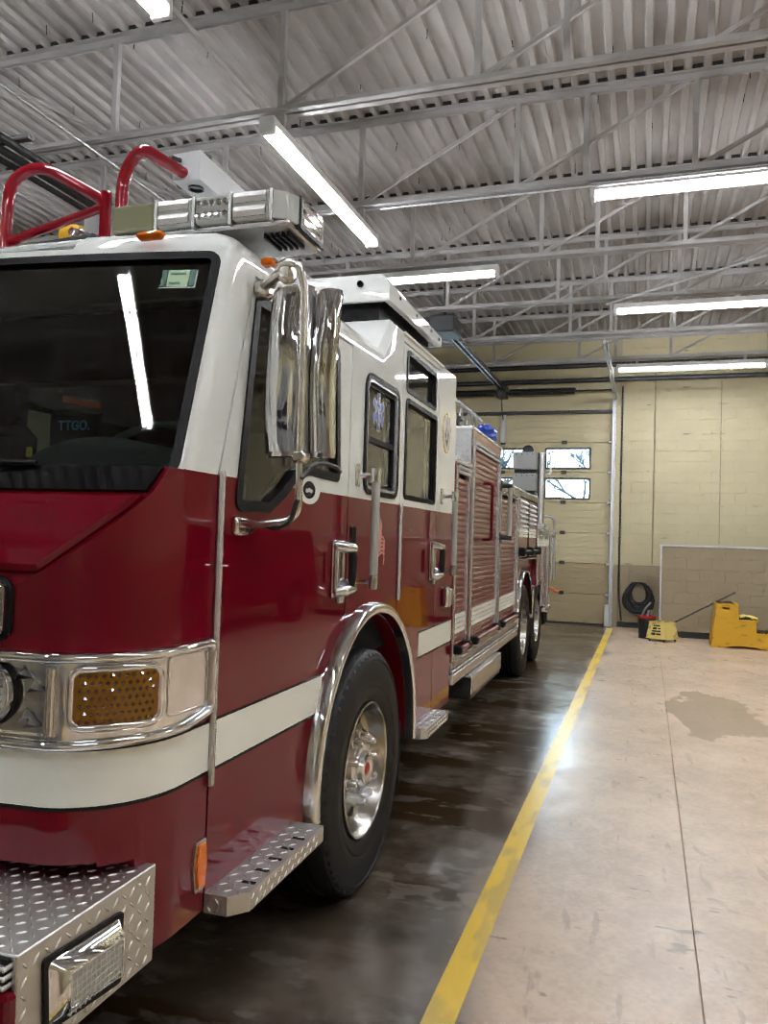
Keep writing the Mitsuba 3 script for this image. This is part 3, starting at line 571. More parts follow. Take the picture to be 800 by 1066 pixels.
tp('side_window__sash', bx(-.03, -.004, 3.28, 3.70, 1.985, 2.012, .003), 'black_trim', smooth=False)
tp('side_window__window_pane', pane(win_slide, -.018), 'glass', smooth=False)
for w in (win_front, win_slide, win_rear): tp('far_side_window', pane(w, 2*XC+.02), 'glass', smooth=False)
# windshield: pane, gasket
def lean(m):
    m = raw(m); v = np.array(m.vertices); v[:, 1] += yf(v[:, 2]) - BOW*(1-((v[:, 0]-XC)/1.22)**2); return trimesh.Trimesh(v, m.faces, process=False)
def flat_y(poly, y, fine=.12):
    m = m3.Manifold.extrude(m3.CrossSection(polys(poly), m3.FillRule.EvenOdd), .01).refine_to_length(fine).transform(np.c_[np.array(PERM['y'], float), [0, 0, 0]])
    t = raw(m); k = t.face_normals[:, 1] < -.9; return trimesh.Trimesh(t.vertices + [0, y+.01, 0], t.faces[k], process=True)
tp('windshield__window_pane', lean(flat_y(ws.buffer(.004), .008)), 'glass', smooth=True)
tp('windshield__gasket', lean(prism(ws.buffer(.010).difference(ws.buffer(-.014)), 'y', -.006, .05).refine_to_length(.08)), 'black_trim', smooth=30)
st = [(-.176, 2.268), (-.112, 2.268), (-.112, 2.322), (-.176, 2.322)]
tp('inspection_sticker__card', lean(prism(Polygon(st), 'y', .004, .006)), 'sticker_green', smooth=False)
for a, b in ((-.109, -.093), (-.195, -.179)): tp('inspection_sticker__dark_edge', lean(prism(sbox(a, 2.270, b, 2.322), 'y', .004, .006)), 'sticker_grey', smooth=False)
tp('inspection_sticker__pale_edge', lean(join(prism(sbox(-.198, 2.263, -.088, 2.2665), 'y', .004, .006), prism(sbox(-.0915, 2.263, -.088, 2.322), 'y', .004, .006))), 'silver_print', smooth=False)
for a, b, c in ((-.122, 2.306, 2.313), (-.135, 2.276, 2.282)): tp('inspection_sticker__printed_line', lean(prism(sbox(-.168, b, a, c), 'y', .0025, .0035)), 'sticker_grey', smooth=False)
# cowl below the glass, hood panel
tp('wiper', lean(tube([(-1.15, -.022, 1.738), (-.42, -.022, 1.732)], .008, 6)), 'black_trim')
HN = math.hypot(1, HB); HY, HZ = 1/HN, HB/HN
def hood_pt(x, t, d): return np.array([x, 1.556+HY*t, 1.449+HZ*t]) + d*np.array([0, -HZ, HY])
edge = [(-.262, -.002), (-.243, .001)]
for t in np.linspace(.02, .335, 14):
    y = 1.556 + HY*t; xs1 = float(np.interp(y, OUT[25:46, 1], OUT[25:46, 0])) - .004
    edge.append((min((y-1.566)/.578 - .231, xs1), t))
he = edge + [(2*XC-x, t) for x, t in edge[::-1]]
def hood_m():
    H = Polygon(he).intersection(sbox(-3, -.1, 1, .243)); P = H.buffer(-.004); Q = H.buffer(-.016)
    return hull([hood_pt(x, t, -.03) for x, t in P.exterior.coords] + [hood_pt(x, t, -.002) for x, t in P.exterior.coords] + [hood_pt(x, t, .008) for x, t in Q.exterior.coords])
tp('hood', hood_m(), 'red_paint', smooth=20)
CW = Polygon(he).intersection(sbox(-3, .250, 1, .40)).buffer(-.003)
tp('cowl', hull([hood_pt(x, t, d) for x, t in CW.exterior.coords for d in (-.03, -.004)]), 'black_gloss', smooth=20, label='black cowl strip below the windshield')
tp('hood_seam', hull([hood_pt(x, t, d) for x, t in Polygon(he).buffer(.006).exterior.coords for d in (-.04, -.022)]), 'black_trim', smooth=False)
# reflective stripe round the front and along the side
for s0, s1, off in ((.0, 1.565, 0), (1.578, 2.40, 0), (3.84, 4.66, .008)):
    zz = (.883+off, 1.016+off)
    tp('side_stripe__edge', wrap(sbox(s0, zz[0]-.010, s1, zz[1]+.007), -.001, .0022, .02), 'black_trim', smooth=30)
    tp('side_stripe__band', wrap(sbox(s0, zz[0], s1, zz[1]), 0, .0034, .02), 'white_stripe', smooth=30)
# door hinges
def hinge(y, z0, z1):
    k = tp('door_hinge__pin', tube([(.008, y, z0), (.008, y, z1)], .0095, 10), 'satin_steel')
    n = int((z1-z0)/.085)
    for i in range(n): tp('door_hinge__knuckle', tube([(.008, y, z0+i*(z1-z0)/n+.002), (.008, y, z0+(i+1)*(z1-z0)/n-.003)], .0115, 10), 'satin_steel')
hinge(1.988, .838, 1.735); hinge(3.812, 1.24, 1.73)
# interior seen through the tinted glass
lin = hull([(x, y, z) for z, o in ((1.0, 1.90), (1.70, 1.90), (2.34, 2.07)) for x, y in ((-.075, o+.15), (-.075, 5.0), (-2.425, 5.0), (-2.425, o+.15), (-2.25, o+.0), (-.25, o+.0))])
lin_in = hull([(x, y, z) for z, o in ((1.01, 1.905), (1.70, 1.905), (2.33, 2.08)) for x, y in ((-.085, o+.16), (-.085, 4.99), (-2.415, 4.99), (-2.415, o+.16), (-2.25, o+.005), (-.25, o+.005))])
lin = lin - lin_in - prism(ws, 'y', 1.3, 2.35)
for w in (win_front, win_slide, win_rear): lin = lin - prism(w, 'x', -3, .2)
tp('cab__interior_lining', lin, 'lining', smooth=False)
def ell(x0, x1, y0, y1, z0, z1, n=24):
    pts = []
    for t in np.linspace(0, PI, n): pts += [((x0+x1)/2-math.cos(t)*(x1-x0)/2, y, z0+(z1-z0)*math.sin(t)**.8) for y in (y0, y1)]
    return hull(pts)
tp('dashboard__shelf', bx(-2.40, -.10, 1.93, 2.25, 1.45, 1.70, .03), 'lining', smooth=30)
tp('dashboard__gauge_hood', ell(-.72, -.10, 1.98, 2.18, 1.66, 1.835), 'dash_grey', smooth=40)
SWC = np.array([-.42, 2.24, 1.795]); an = np.linspace(0, 2*PI, 33)
tp('dashboard__steering_wheel', join(tube(np.c_[SWC[0]+.225*np.cos(an), SWC[1]+.11*np.sin(an), SWC[2]+.10+.15*np.sin(an)-.12], .015, 8, caps=False), tube([SWC+[0, 0, -.02], SWC+[0, -.15, -.25]], .03, 8), bar(SWC+[-.2, 0, -.02], SWC+[.2, 0, -.02], .04, .02)), 'dash_grey')
tp('dashboard__display', bx(-.875, -.655, 2.30, 2.315, 1.70, 1.965, .006), 'lining', smooth=False)
tm = meshkit.text_mesh('TTGO.', .032, .002, bold=True)
v = np.array(tm.vertices); tm = trimesh.Trimesh(np.c_[v[:, 0]-.835, 2.2985-v[:, 2], 1.905+v[:, 1]], tm.faces, process=False)
tp('dashboard__display_lettering', tm, 'screen_blue', smooth=False, label='pale blue letters TTGO.')
tp('dashboard__orange_card', hull([(x, y, z) for x, z in ((-.82, 2.005), (-.66, 1.975), (-.66, 2.0), (-.82, 2.03)) for y in (2.30, 2.305)]), 'orange_plastic', smooth=False)
tp('dashboard__yellow_tag', bx(-.83, -.805, 2.14, 2.15, 1.79, 1.825, .004), 'yellow_cloth', smooth=False)
for x in (-.55, -1.95): tp('cab_seat', join(bx(x-.27, x+.27, 2.65, 3.15, 1.0, 1.42, .06), bx(x-.26, x+.26, 3.05, 3.22, 1.35, 2.05, .06), bx(x-.16, x+.16, 3.06, 3.2, 2.05, 2.25, .05)), 'seat_fabric', smooth=40)
# --- raised roof cap
cap_m = hull([*[(x, y, z) for x in (-.02, 2*XC+.02) for y, z in ((3.60, 2.715), (3.60, 2.80), (4.69, 2.745), (4.69, 2.80))], *[(x, y, z) for x in (-.06, 2*XC+.06) for y, z in ((3.615, 2.852), (4.66, 2.835))]])
cap_m = cap_m - bx(2*XC+.05, -.05, 3.63, 4.66, 2.6, 2.77)
tp('roof_cap__shell', cap_m, 'white_paint', smooth=20)
tp('roof_cap__underside', bx(2*XC+.09, -.09, 3.66, 4.63, 2.64, 2.765), 'black_trim', smooth=False)  # black block painting the shade of the open gap below the cap
tp('roof_cap__vent_hole', tube([(-.17, 3.60, 2.80), (-.17, 3.585, 2.80)], .016, 14), 'black_gloss')
for y in (3.78, 4.10, 4.42, 4.62): tp('roof_cap__bolt', tube([(-.022, y, 2.775), (-.014, y, 2.775)], .009, 8), 'dark_metal')
tp('cab__roof_rib', hull([(x, *p) for x in (-.30, -.22) for p in ((3.40, 2.40), (3.55, 2.60), (3.56, 2.57), (3.42, 2.38))]), 'white_paint', smooth=False)
tp('rear_door__drip_rail', bar((.004, 3.80, 2.603), (.004, 4.66, 2.612), .012, .014), 'white_paint', smooth=False)
# --- amber roof markers
for x in (-.235, -2.265): tp('roof_marker', join(bx(x-.045, x+.045, 1.93, 1.965, 2.412, 2.436, .010)), 'amber_bright', smooth=40)
# --- light bar
LY0, LY1, LZ0, LZ1 = 2.13, 2.42, 2.515, 2.615
def seg(x0, x1, b=.008, y0=LY0, y1=LY1): return bx(x0, x1, y0, y1, LZ0+.012, LZ1, b)
segs = [(-.515, -.352, 'lens_green'), (-.345, -.215, 'lens_clear'), (-.205, -.085, 'lens_clear'), (-.075, .055, 'lens_clear')]
segs += [(2*XC-b, 2*XC-a, m) for a, b, m in segs]
for a, b, mt in segs:
    k = tp('light_bar__lens', seg(a, b), mt, smooth=30)
    tp('light_bar__divider', bx(b-.001, b+.011, LY0-.004, LY1, LZ0, LZ1+.003, .003), 'satin_steel', smooth=False)
for a, b in ((-.345, -.215), (-.075, .055)):
    for i in range(2): tp('light_bar__reflector', hull([(x, y, LZ0+z+i*.044) for x in (a+.010, b-.010) for y, z in ((LY0-.003, .020), (LY0-.003, .052), (LY0+.004, .02), (LY0+.004, .052), (LY0-.008, .036))]), 'alu', smooth=False)
for i in range(5):
    for j in range(2): tp('light_bar__led_optic', lathe([(0, .011), (-.006, .009), (-.008, 0)], 'y', (-.189+i*.0235, LY0, LZ0+.037+j*.038), 12), 'chrome')
for sg in (1, -1):
    f = (lambda m: m) if sg > 0 else mir
    endp = [(.058, LY0), (.098, LY0+.03), (.125, LY0+.08), (.125, LY1-.02), (.115, LY1), (.058, LY1)]
    tp('light_bar__end_lens', f(raw(prism(Polygon(endp), 'z', LZ0+.012, LZ1-.002))), 'lens_clear', smooth=30)
    tp('light_bar__end_reflector', f(raw(join(*[bx(.118, .129, LY0+.10, LY1-.04, LZ0+.022+i*.03, LZ0+.042+i*.03, .004) for i in range(3)]))), 'chrome', smooth=False)
    tp('light_bar__end_trim', f(raw(join(bx(.05, .129, LY0+.075, LY0+.083, LZ0, LZ1+.002), bx(.120, .128, LY0+.083, LY1-.02, LZ0, LZ0+.013)))), 'black_trim', smooth=False)
tp('light_bar__base', bx(2*XC-.11, .11, LY0+.02, LY1, LZ0-.006, LZ0+.012, .006), 'satin_steel', smooth=False)
for x in (-.30, -2.2): tp('light_bar__foot', bx(x-.06, x+.06, LY0+.06, LY1-.06, 2.44, LZ0-.004, .008), 'black_trim', smooth=False)
tp('light_bar__grille', join(*[bx(.0+i*.02, .008+i*.02, LY0+.08, LY0+.2, LZ0-.02, LZ0-.006) for i in range(5)]), 'black_trim', smooth=False)
# --- mirror
MY = 2.15
def half_round(x0, x1, y, z0, z1, bulge, n=14):
    P = [(x0 + (x1-x0)*(.5-.5*math.cos(t)), y - bulge*math.sin(t)) for t in np.linspace(0, PI, n)]
    return prism(Polygon(P), 'z', z0+.012, z1-.012) + hull([((p[0]-(x0+x1)/2)*.9+(x0+x1)/2, (p[1]-y)*.85+y, z) for p in P for z in (z0, z1)])
def domed(m):
    t = raw(m.refine_to_length(.03)); v = np.array(t.vertices); dz = v[:, 2]-2.05; v[:, 1] += .045*dz + .42*dz*dz + .0016*np.sin(v[:, 2]*21 + v[:, 0]*30)*(v[:, 1] < MY); return trimesh.Trimesh(v, t.faces, process=False)
tp('mirror__housing', domed(half_round(.062, .204, MY-.01, 1.790, 2.315, .050)), 'chrome', smooth=45)
tp('mirror__housing', domed(half_round(.200, .284, MY+.01, 1.790, 2.305, .036)), 'chrome', smooth=45)
tp('mirror__reflector', domed(bx(.07, .276, MY+.012, MY+.03, 1.80, 2.30, .004)), 'chrome', smooth=45)
arm = fillet([(.055, 2.17, 2.325), (.13, 2.08, 2.365), (.195, 2.06, 2.350), (.208, 2.075, 2.28), (.212, 2.075, 1.60), (.10, 2.07, 1.585), (.0, 2.10, 1.585)], .09, 9)
tp('mirror__arm', tube(arm, .0115, 10), 'polished')
tp('mirror__arm', tube(curve([(.01, 2.16, 1.56), (.07, 2.11, 1.585), (.14, 2.08, 1.575), (.19, 2.07, 1.60), (.215, 2.06, 1.66)]), .008, 8), 'dark_metal')
for m in (bx(-.005, .05, 2.15, 2.21, 2.29, 2.345, .012), tube([(.02, 2.17, 2.32), (.14, 2.09, 2.345)], .016, 8), bx(.115, .165, 2.075, 2.12, 2.305, 2.36, .012)): tp('mirror__bracket', m, 'polished', smooth=40)
tp('mirror__bracket', bx(-.005, .02, 2.07, 2.15, 1.55, 1.605, .008), 'polished', smooth=40); tp('mirror__bracket', bx(.19, .235, 2.055, 2.10, 1.765, 1.80, .008), 'polished', smooth=40)
for x in (.13, .25): tp('mirror__knob', tube([(x, 2.14, 1.80), (x, 2.14, 1.765)], .006, 8), 'dark_metal')
tp('mirror__cable', tube(curve([(.225, 2.06, 1.72), (.25, 2.10, 1.765), (.28, 2.17, 1.765), (.29, 2.2, 1.75)]), .007, 6), 'dark_metal')
tp('mirror__amber_marker', bx(.045, .085, 2.10, 2.135, 2.368, 2.392, .006), 'amber_bright', smooth=40)
tp('mirror__spot_mirror', bx(-.05, -.025, 2.13, 2.21, 1.655, 1.745, .01), 'dash_grey', smooth=40)
tp('badge__plate', prism(Point(0, 0).buffer(1, quad_segs=12), 'x', -.001, .002).scale([1, .10, .055]).translate([0, 2.645, 1.725]), 'white_paint')
tp('badge__oval', prism(Point(0, 0).buffer(1, quad_segs=12), 'x', -.001, .0035).scale([1, .055, .032]).translate([0, 2.64, 1.722]), 'black_trim')
tp('badge__emblem', join(*[prism(Point(0, 0).buffer(1, quad_segs=6), 'x', -.001, .0045).scale([1, .012, .008]).translate([0, 2.615+.02*i, 1.718+.004*(i % 2)]) for i in range(3)]), 'silver_print')
# --- handles, rails, fuel flap, markers
for y, nm in ((2.955, 'front_door'), (4.52, 'rear_door')):
    tp(nm+'__handle_base', join(bx(-.002, .012, y-.065, y+.06, 1.310, 1.540, .006), blob(((.02, y-.045, 1.515), .022), ((.05, y-.03, 1.512), .022), ((.055, y+.035, 1.508), .020), ((.02, y+.04, 1.515), .022)), blob(((.02, y-.045, 1.335), .022), ((.045, y-.03, 1.34), .024), ((.05, y+.035, 1.345), .020), ((.02, y+.04, 1.36), .022)), blob(((.015, y-.05, 1.34), .014), ((.015, y-.05, 1.51), .014))), 'chrome', smooth=50)
    tp(nm+'__handle_grip', blob(((.056, y+.022, 1.36), .014), ((.060, y+.036, 1.40), .013), ((.060, y+.036, 1.47), .013), ((.056, y+.022, 1.50), .014)), 'black_trim', smooth=40)
    tp(nm+'__lock', join(bx(-.002, .02, y+.0, y+.05, 1.285, 1.312, .005)), 'satin_steel', smooth=False)
for y in (3.16, 4.72):
    tp('grab_rail__tube', tube([(.088, y, 1.385), (.088, y, 1.80)], .0185, 14), 'knurled')
    for z in (1.365, 1.82): tp('grab_rail__bracket', join(tube([(.088, y, z-.03), (.088, y, z+.03)], .022, 14), tube([(.0, y, z), (.09, y, z)], [.012, .010], 8), bx(-.002, .010, y-.022, y+.022, z-.05, z+.05, .008)), 'chrome', smooth=40)
tp('fuel_flap', join(bx(-.002, .045, 4.80, 4.93, 1.125, 1.255, .014), bx(.04, .055, 4.82, 4.91, 1.14, 1.24, .01)), 'chrome', smooth=40)
tp('door_latch', bx(-.002, .006, 3.10, 3.16, 1.52, 1.60, .003), 'black_trim', smooth=False)
dm = Polygon([(1.935, .565), (1.972, .565), (1.980, .63), (1.972, .69), (1.935, .69), (1.924, .63)])
tp('side_marker__frame', prism(dm.buffer(.008), 'x', -.002, .006), 'satin_steel', smooth=False); tp('side_marker__lens', prism(dm.buffer(-.003), 'x', 0, .013), 'amber_bright', smooth=False)
# --- decals
C6 = unary_union([Polygon([(-.018, -.085), (.018, -.085), (.018, .085), (-.018, .085)]), *[Polygon([(c*a - s*b, s*a + c*b) for a, b in ((-.018, -.085), (.018, -.085), (.018, .085), (-.018, .085))]) for c, s in ((.5, .866), (.5, -.866))]])
sol = lambda p: prism(p.buffer(0), 'x', -.0015, .0).translate([-.0145, 3.475, 2.143])
tp('medical_star__edge', sol(C6.buffer(.006)), 'silver_print', smooth=False); tp('medical_star__star', sol(C6).translate([.001, 0, 0]), 'blue_print', smooth=False, label='blue six-pointed star with a white staff')
tp('medical_star__staff', join(sol(sbox(-.004, -.06, .004, .07)).translate([.002, 0, 0]), tube(np.c_[np.full(30, -.013), 3.475+.014*np.sin(np.linspace(0, 4*PI, 30)), 2.143+np.linspace(-.045, .05, 30)], .003, 5)), 'silver_print', smooth=False)
FL = lambda P, w: tube(np.c_[np.full(len(P)*0+len(P), .0012), P[:, 0], P[:, 1]]*[1, 1, 1], w, 6)
fd = []
for i in range(7):
    o = .0125*i
    P = curve([(3.40+o*.6, 1.440+.007*i), (3.44+o*.8, 1.50), (3.485+o*.5, 1.565), (3.50+o*.35, 1.62), (3.488, 1.655)], 6); fd.append(FL(P, np.interp(np.linspace(0, 1, len(P)), [0, .5, 1], [.0055, .005, .0015])))
for i in range(5):
    P = curve([(3.39+.01*i, 1.425+.016*i), (3.46, 1.455+.017*i), (3.535, 1.485+.018*i), (3.575, 1.465+.018*i), (3.57, 1.425+.015*i)], 6); fd.append(FL(P, np.interp(np.linspace(0, 1, len(P)), [0, .5, 1], [.005, .0065, .0045])))
fd = join(*fd); fd.vertices[:, 0] *= .5
tp('flag_decal__red_white_stripes', fd, 'pink_print', label='pink and white waving flag decal')
tp('flag_decal__canton', prism(Polygon([(3.468, 1.60), (3.492, 1.60), (3.497, 1.645), (3.480, 1.648)]), 'x', -.001, .0025), 'sticker_grey', smooth=False)
ov = lambda a, b, d: prism(Point(0, 0).buffer(1, quad_segs=14), 'x', -.001, d).scale([1, a, b]).translate([0, 4.805, 2.222])
tp('oval_emblem__gold_rim', ov(.105, .128, .003), 'gold'); tp('oval_emblem__field', ov(.094, .116, .004), 'silver_print')
em = [hull([(.0035, 4.805+a, 2.222+b), (.006, 4.805+a, 2.222+b)] + [(.0035, 4.805+a+c, 2.222+b+d) for c, d in ((-w, 0), (w, 0), (0, h), (0, -h))]) for a, b, w, h in ((0, .065, .02, .035), (-.035, -.01, .03, .045), (.035, -.005, .03, .04), (0, -.06, .035, .035))]
tp('oval_emblem__crest', join(*em), 'dark_metal', smooth=False); tp('oval_emblem__crest_light', join(*[hull([(.0045, 4.805+a, 2.222+b), (.0065, 4.805+a, 2.222+b), (.0045, 4.805+a+.018, 2.222+b), (.0045, 4.805+a, 2.222+b+.03), (.0045, 4.805+a-.018, 2.222+b-.01)]) for a, b in ((0, .02), (.03, -.05), (-.03, -.06))]), 'gold', smooth=False)
# --- headlight bezel, both sides
def rim_tube(poly, d, r, n=140, sides=8):
    L = poly.exterior.length; P = np.array([poly.exterior.interpolate(L*i/n).coords[0] for i in range(n+1)]); x, y = on_skin(P[:, 0], np.full(n+1, d))
    return tube(np.c_[x, y, P[:, 1]], r, sides, caps=False)
def bezel(side):
    f = (lambda m: raw(m)) if side > 0 else mir
    def b(k, m, mat, **kw): tp('headlight_bezel__'+k, f(m), mat, **kw)
    outer = rnd([(.42, 1.030), (1.10, 1.022), (1.40, 1.032), (1.540, 1.052), (1.540, 1.262), (1.30, 1.257), (.42, 1.252)], .022)
    hole = rrect(.44, 1.062, 1.056, 1.226, .02)
    b('plate', wrap(outer.difference(hole), 0, .016), 'chrome', smooth=30)
    b('rim', join(wrap(outer.difference(outer.buffer(-.024)), .0, .022), rim_tube(outer.buffer(-.012), .022, .0125)), 'chrome', smooth=50)
    b('bucket', wrap(hole.buffer(.004), .0, .003), 'chrome', smooth=30)
    b('divider', join(wrap(sbox(1.058, 1.058, 1.078, 1.224), .014, .034), rim_tube(sbox(1.0665, 1.062, 1.0695, 1.220), .034, .008, 40)), 'polished', smooth=30)
    b('side_panel_bead', rim_tube(rrect(1.338, 1.509, 1.081, 1.233, .012), .016, .0035), 'polished', smooth=50)
    # facets of the reflector
    for i, (s, z) in enumerate(((1.00, 1.10), (1.02, 1.17), (.99, 1.20), (1.015, 1.085))):
        x, y = on_skin(np.array([s]), np.array([.012])); b('facet', hull([(x[0]+dx, y[0]+dy, z+dz) for dx, dy, dz in ((-.025, 0, -.015), (.025, .01, -.01), (.0, .0, .022), (.005, -.02, .002))]), 'chrome', smooth=False)
    hx, hy = -.362, 1.545
    b('headlamp', lathe([(-.036, 0), (-.034, .032), (-.027, .056), (-.016, .068), (.01, .070)], 'y', (hx, hy, 1.150), 40), 'lens_clear', smooth=40)
    b('headlamp_ring', lathe([(-.004, .069), (-.020, .071), (-.023, .076), (-.016, .080), (.01, .081)], 'y', (hx, hy, 1.150), 40), 'chrome', smooth=40)
    b('headlamp_cavity', lathe([(.012, .080), (-.004, .081), (-.006, .084), (.012, .087)], 'y', (hx, hy, 1.150), 40), 'black_trim', smooth=40)
    for i in range(7): b('headlamp_rib', bx(hx-.06, hx+.06, hy-.038+.0, hy-.02, 1.150-.054+.018*i, 1.150-.050+.018*i), 'satin_steel', smooth=False)
    ts = rrect(1.112, 1.305, 1.082, 1.212, .022)
    b('turn_signal_frame', join(wrap(ts.buffer(.016).difference(ts.buffer(-.004)), .0, .020), rim_tube(ts.buffer(.006), .020, .0105)), 'chrome', smooth=50)
    b('turn_signal_lens', wrap(ts, .0, .026), 'amber', smooth=30)
    V = []
    for i in range(11):
        for j in range(7):
            s, z = 1.128+.0162*(i+.5*(j % 2)), 1.092+.0182*j
            if s < 1.296 and z < 1.208:
                x, y = on_skin(np.array([s, s-.006, s+.006, s, s]), np.array([.0295, .026, .026, .026, .026])); V.append(hull(np.c_[x, y, [z, z, z, z+.007, z-.007]]))
    m = join(*V); b('turn_signal_facets', m, 'amber_deep', smooth=False, kind='stuff')
bezel(1); bezel(-1)
# --- grille
gr = rrect(2*XC+.318, -.318, 1.284, 1.425, .03)
sx = lambda p: Polygon([(x-XC, z) for x, z in p.exterior.coords], [[(x-XC, z) for x, z in i.coords] for i in p.interiors])
def fwrap(p, d0, d1):
    m = m3.Manifold.extrude(m3.CrossSection(polys(p), m3.FillRule.EvenOdd), d1-d0).translate([0, 0, d0]).refine_to_length(.05); t = raw(m); v = t.vertices
    s = np.abs(v[:, 0]-XC); x, y = on_skin(s, v[:, 2]); return trimesh.Trimesh(np.c_[v[:, 0], y, v[:, 1]], t.faces, process=False)
tp('grille__seal', fwrap(gr.buffer(.010).difference(gr.buffer(-.02)), 0, .008), 'black_trim', smooth=30)
tp('grille__surround', join(fwrap(gr.difference(gr.buffer(-.030)), .0, .022), fwrap(gr.buffer(-.006).difference(gr.buffer(-.022)), .022, .030)), 'chrome', smooth=30)
tp('grille__backing', fwrap(gr.buffer(-.02), 0, .004), 'black_gloss', smooth=False)
for i in range(9): tp('grille__bar', bx(2*XC+.36+.2*i, 2*XC+.375+.2*i, 1.48, 1.56, 1.31, 1.40), 'chrome', smooth=False)
# --- bumper
BF = 1.255
tp('bumper__core', bx(2*XC+.012, -.012, BF+.02, 1.73, .49, .70), 'dark_metal', smooth=False)
tp('bumper__top_plate', bx(2*XC, 0, BF+.01, 1.735, .703, .715, .003), 'tread_alu', smooth=False)
tp('bumper__end_plate', bx(-.010, .004, BF+.012, 1.738, .474, .715, .003), 'tread_alu', smooth=False)
tp('bumper__end_plate', mir(raw(bx(-.010, .004, BF+.012, 1.738, .474, .715, .003))), 'tread_alu', smooth=False)
tp('bumper__top_tread', lugs((-1.30, BF+.012, .715), (1, 0, 0), (0, 1, 0), 43, 16, pitch=.030, L=.0125, keep=lambda p: p[0] < -.008), 'tread_alu', smooth=False, kind='stuff')
tp('bumper__end_tread', lugs((.004, BF+.016, .478), (0, 1, 0), (0, 0, 1), 15, 7, pitch=.032, L=.0135, keep=lambda p: p[1] < 1.722 and not (1.315 < p[1] < 1.60 and .515 < p[2] < .668)), 'tread_alu', smooth=False, kind='stuff')
tp('bumper__rubber_strip', join(*[bx(2*XC+.01, -.006, BF-.012, BF+.02, .652+.018*i, .664+.018*i, .004) for i in range(3)]), 'satin_steel', smooth=30)
tp('bumper__strip_backing', bx(2*XC+.01, -.010, BF, BF+.02, .648, .71), 'black_trim', smooth=False)
tp('bumper__front_panel', bx(2*XC-.005, .012, BF-.02, BF+.012, .40, .650, .008), 'red_paint', smooth=30)
lp = [(1.355, .528), (1.588, .505), (1.588, .650), (1.345, .664)]
bl = Polygon(lp)
tp('bumper_light__gasket', prism(bl.buffer(.010), 'x', .003, .012), 'black_trim')
tp('bumper_light__bezel', hull([(.010, *p) for p in rnd(lp, .012).exterior.coords] + [(.044, *p) for p in Polygon(lp).buffer(-.028).exterior.coords]) - prism(bl.buffer(-.032), 'x', .030, .1), 'chrome', smooth=25)
tp('bumper_light__lens', prism(bl.buffer(-.030), 'x', .02, .040), 'lamp_lens', smooth=False)
tp('bumper_light__lens_ribs', join(*[bx(.0385, .0415, 1.385+.0155*i, 1.388+.0155*i, .54, .63) for i in range(12)], *[bx(.0385, .0415, 1.378, 1.56, .545+.015*i, .548+.015*i) for i in range(6)]), 'lens_clear', smooth=False, kind='stuff')
# --- side steps of tread plate
def step(y0, y1, w, z, ch):
    P = [(0, y0), (w-ch, y0), (w, y0+ch*1.2), (w, y1), (0, y1)]
    tp('side_step__tread', prism(Polygon(P), 'z', z-.006, z), 'tread_alu', smooth=False)
    tp('side_step__skirt', prism(Polygon(P).difference(Polygon(P).buffer(-.006)), 'z', z-.054, z-.006), 'tread_alu', smooth=False)
    tp('side_step__tread_bars', lugs((.004, y0+.02, z), (1, 0, 0), (0, 1, 0), int((w-.01)/.034), int((y1-y0-.04)/.034), pitch=.034), 'tread_alu', smooth=False, kind='stuff')
    tp('side_step__skirt_bars', lugs((.004, y0, z-.054), (1, 0, 0), (0, 0, 1), int((w-ch)/.027), 2, pitch=.025, L=.011), 'tread_alu', smooth=False, kind='stuff')
    tp('side_step__skirt_bars', lugs((w, y0+ch*1.3, z-.054), (0, 1, 0), (0, 0, 1), int((y1-y0-ch*1.3)/.027), 2, pitch=.025, L=.011), 'tread_alu', smooth=False, kind='stuff')
    for i in range(int((y1-y0-.12)/.09)): tp('side_step__drain_slot', bx(w-.055, w-.012, y0+.10+i*.09, y0+.115+i*.09, z-.001, z+.0012), 'black_trim', smooth=False)
step(1.99, 2.60, .118, .535, .045); step(4.13, 4.66, .095, .525, .03)
# --- wheel arch and wells
tp('wheel_arch_trim', lathe([(-.004, .704), (.028, .702), (.046, .694), (.053, .684), (.053, .664), (.046, .653), (-.02, .645)], 'x', (0, AC[0], AC[1]), 60, -.10, PI+.10), 'chrome', smooth=40)
tp('wheel_well', lathe([(.002, .648), (-.16, .648)], 'x', (0, AC[0], AC[1]), 40, -.15, PI+.15), 'rubber', smooth=40)
tp('wheel_well', join(lathe([(-.16, .66), (-.75, .66)], 'x', (0, AC[0], AC[1]), 40, -.15, PI+.15), lathe([(-.75, .70), (-.75, 0)], 'x', (0, AC[0], AC[1]), 40, -.2, PI+.2), lathe([(-.155, .76), (-.155, .64)], 'x', (0, AC[0], AC[1]), 40, -.15, PI+.15)), 'body_red', smooth=40, label='dark red inner wheel well')
tp('splash_flap', bx(-.42, -.02, AC[0]+AR-.02, AC[0]+AR+.0, .25, .58, .004), 'rubber', smooth=False)
# --- wheels
TY = mikit.ply(lathe([(-.27, .30), (-.30, .36), (-.305, .43), (-.285, .495), (-.262, .520), (-.225, .5265)] + [q for c in (-.195, -.15, -.105, -.06) for q in ((c-.012, .530), (c-.008, .516), (c+.008, .516), (c+.012, .530))] + [(-.02, .5265), (.012, .520), (.022, .508), (.030, .490), (.033, .480), (.029, .478), (.037, .45), (.043, .41), (.040, .372), (.033, .362), (.036, .352), (.028, .322), (.018, .302), (.004, .292)], 'x', (0, 0, 0), 72), smooth=40)
gv = []
for i in range(60):
    a = 2*PI*i/60
    gv.append(hull([(x, math.cos(a+da)*r, math.sin(a+da)*r) for x in (.006, .030) for da in (-.018, .018) for r in (.496, .5215 if x < .02 else .500)]))
TRD = mikit.ply(join(*gv), smooth=False)
RIMF = mikit.ply(lathe([(.004, .293), (.026, .292), (.029, .285), (.020, .276), (-.010, .262), (-.045, .248), (-.060, .225), (-.052, .19), (-.036, .17), (-.030, .12), (-.030, .0)], 'x', (0, 0, 0), 56), smooth=35)
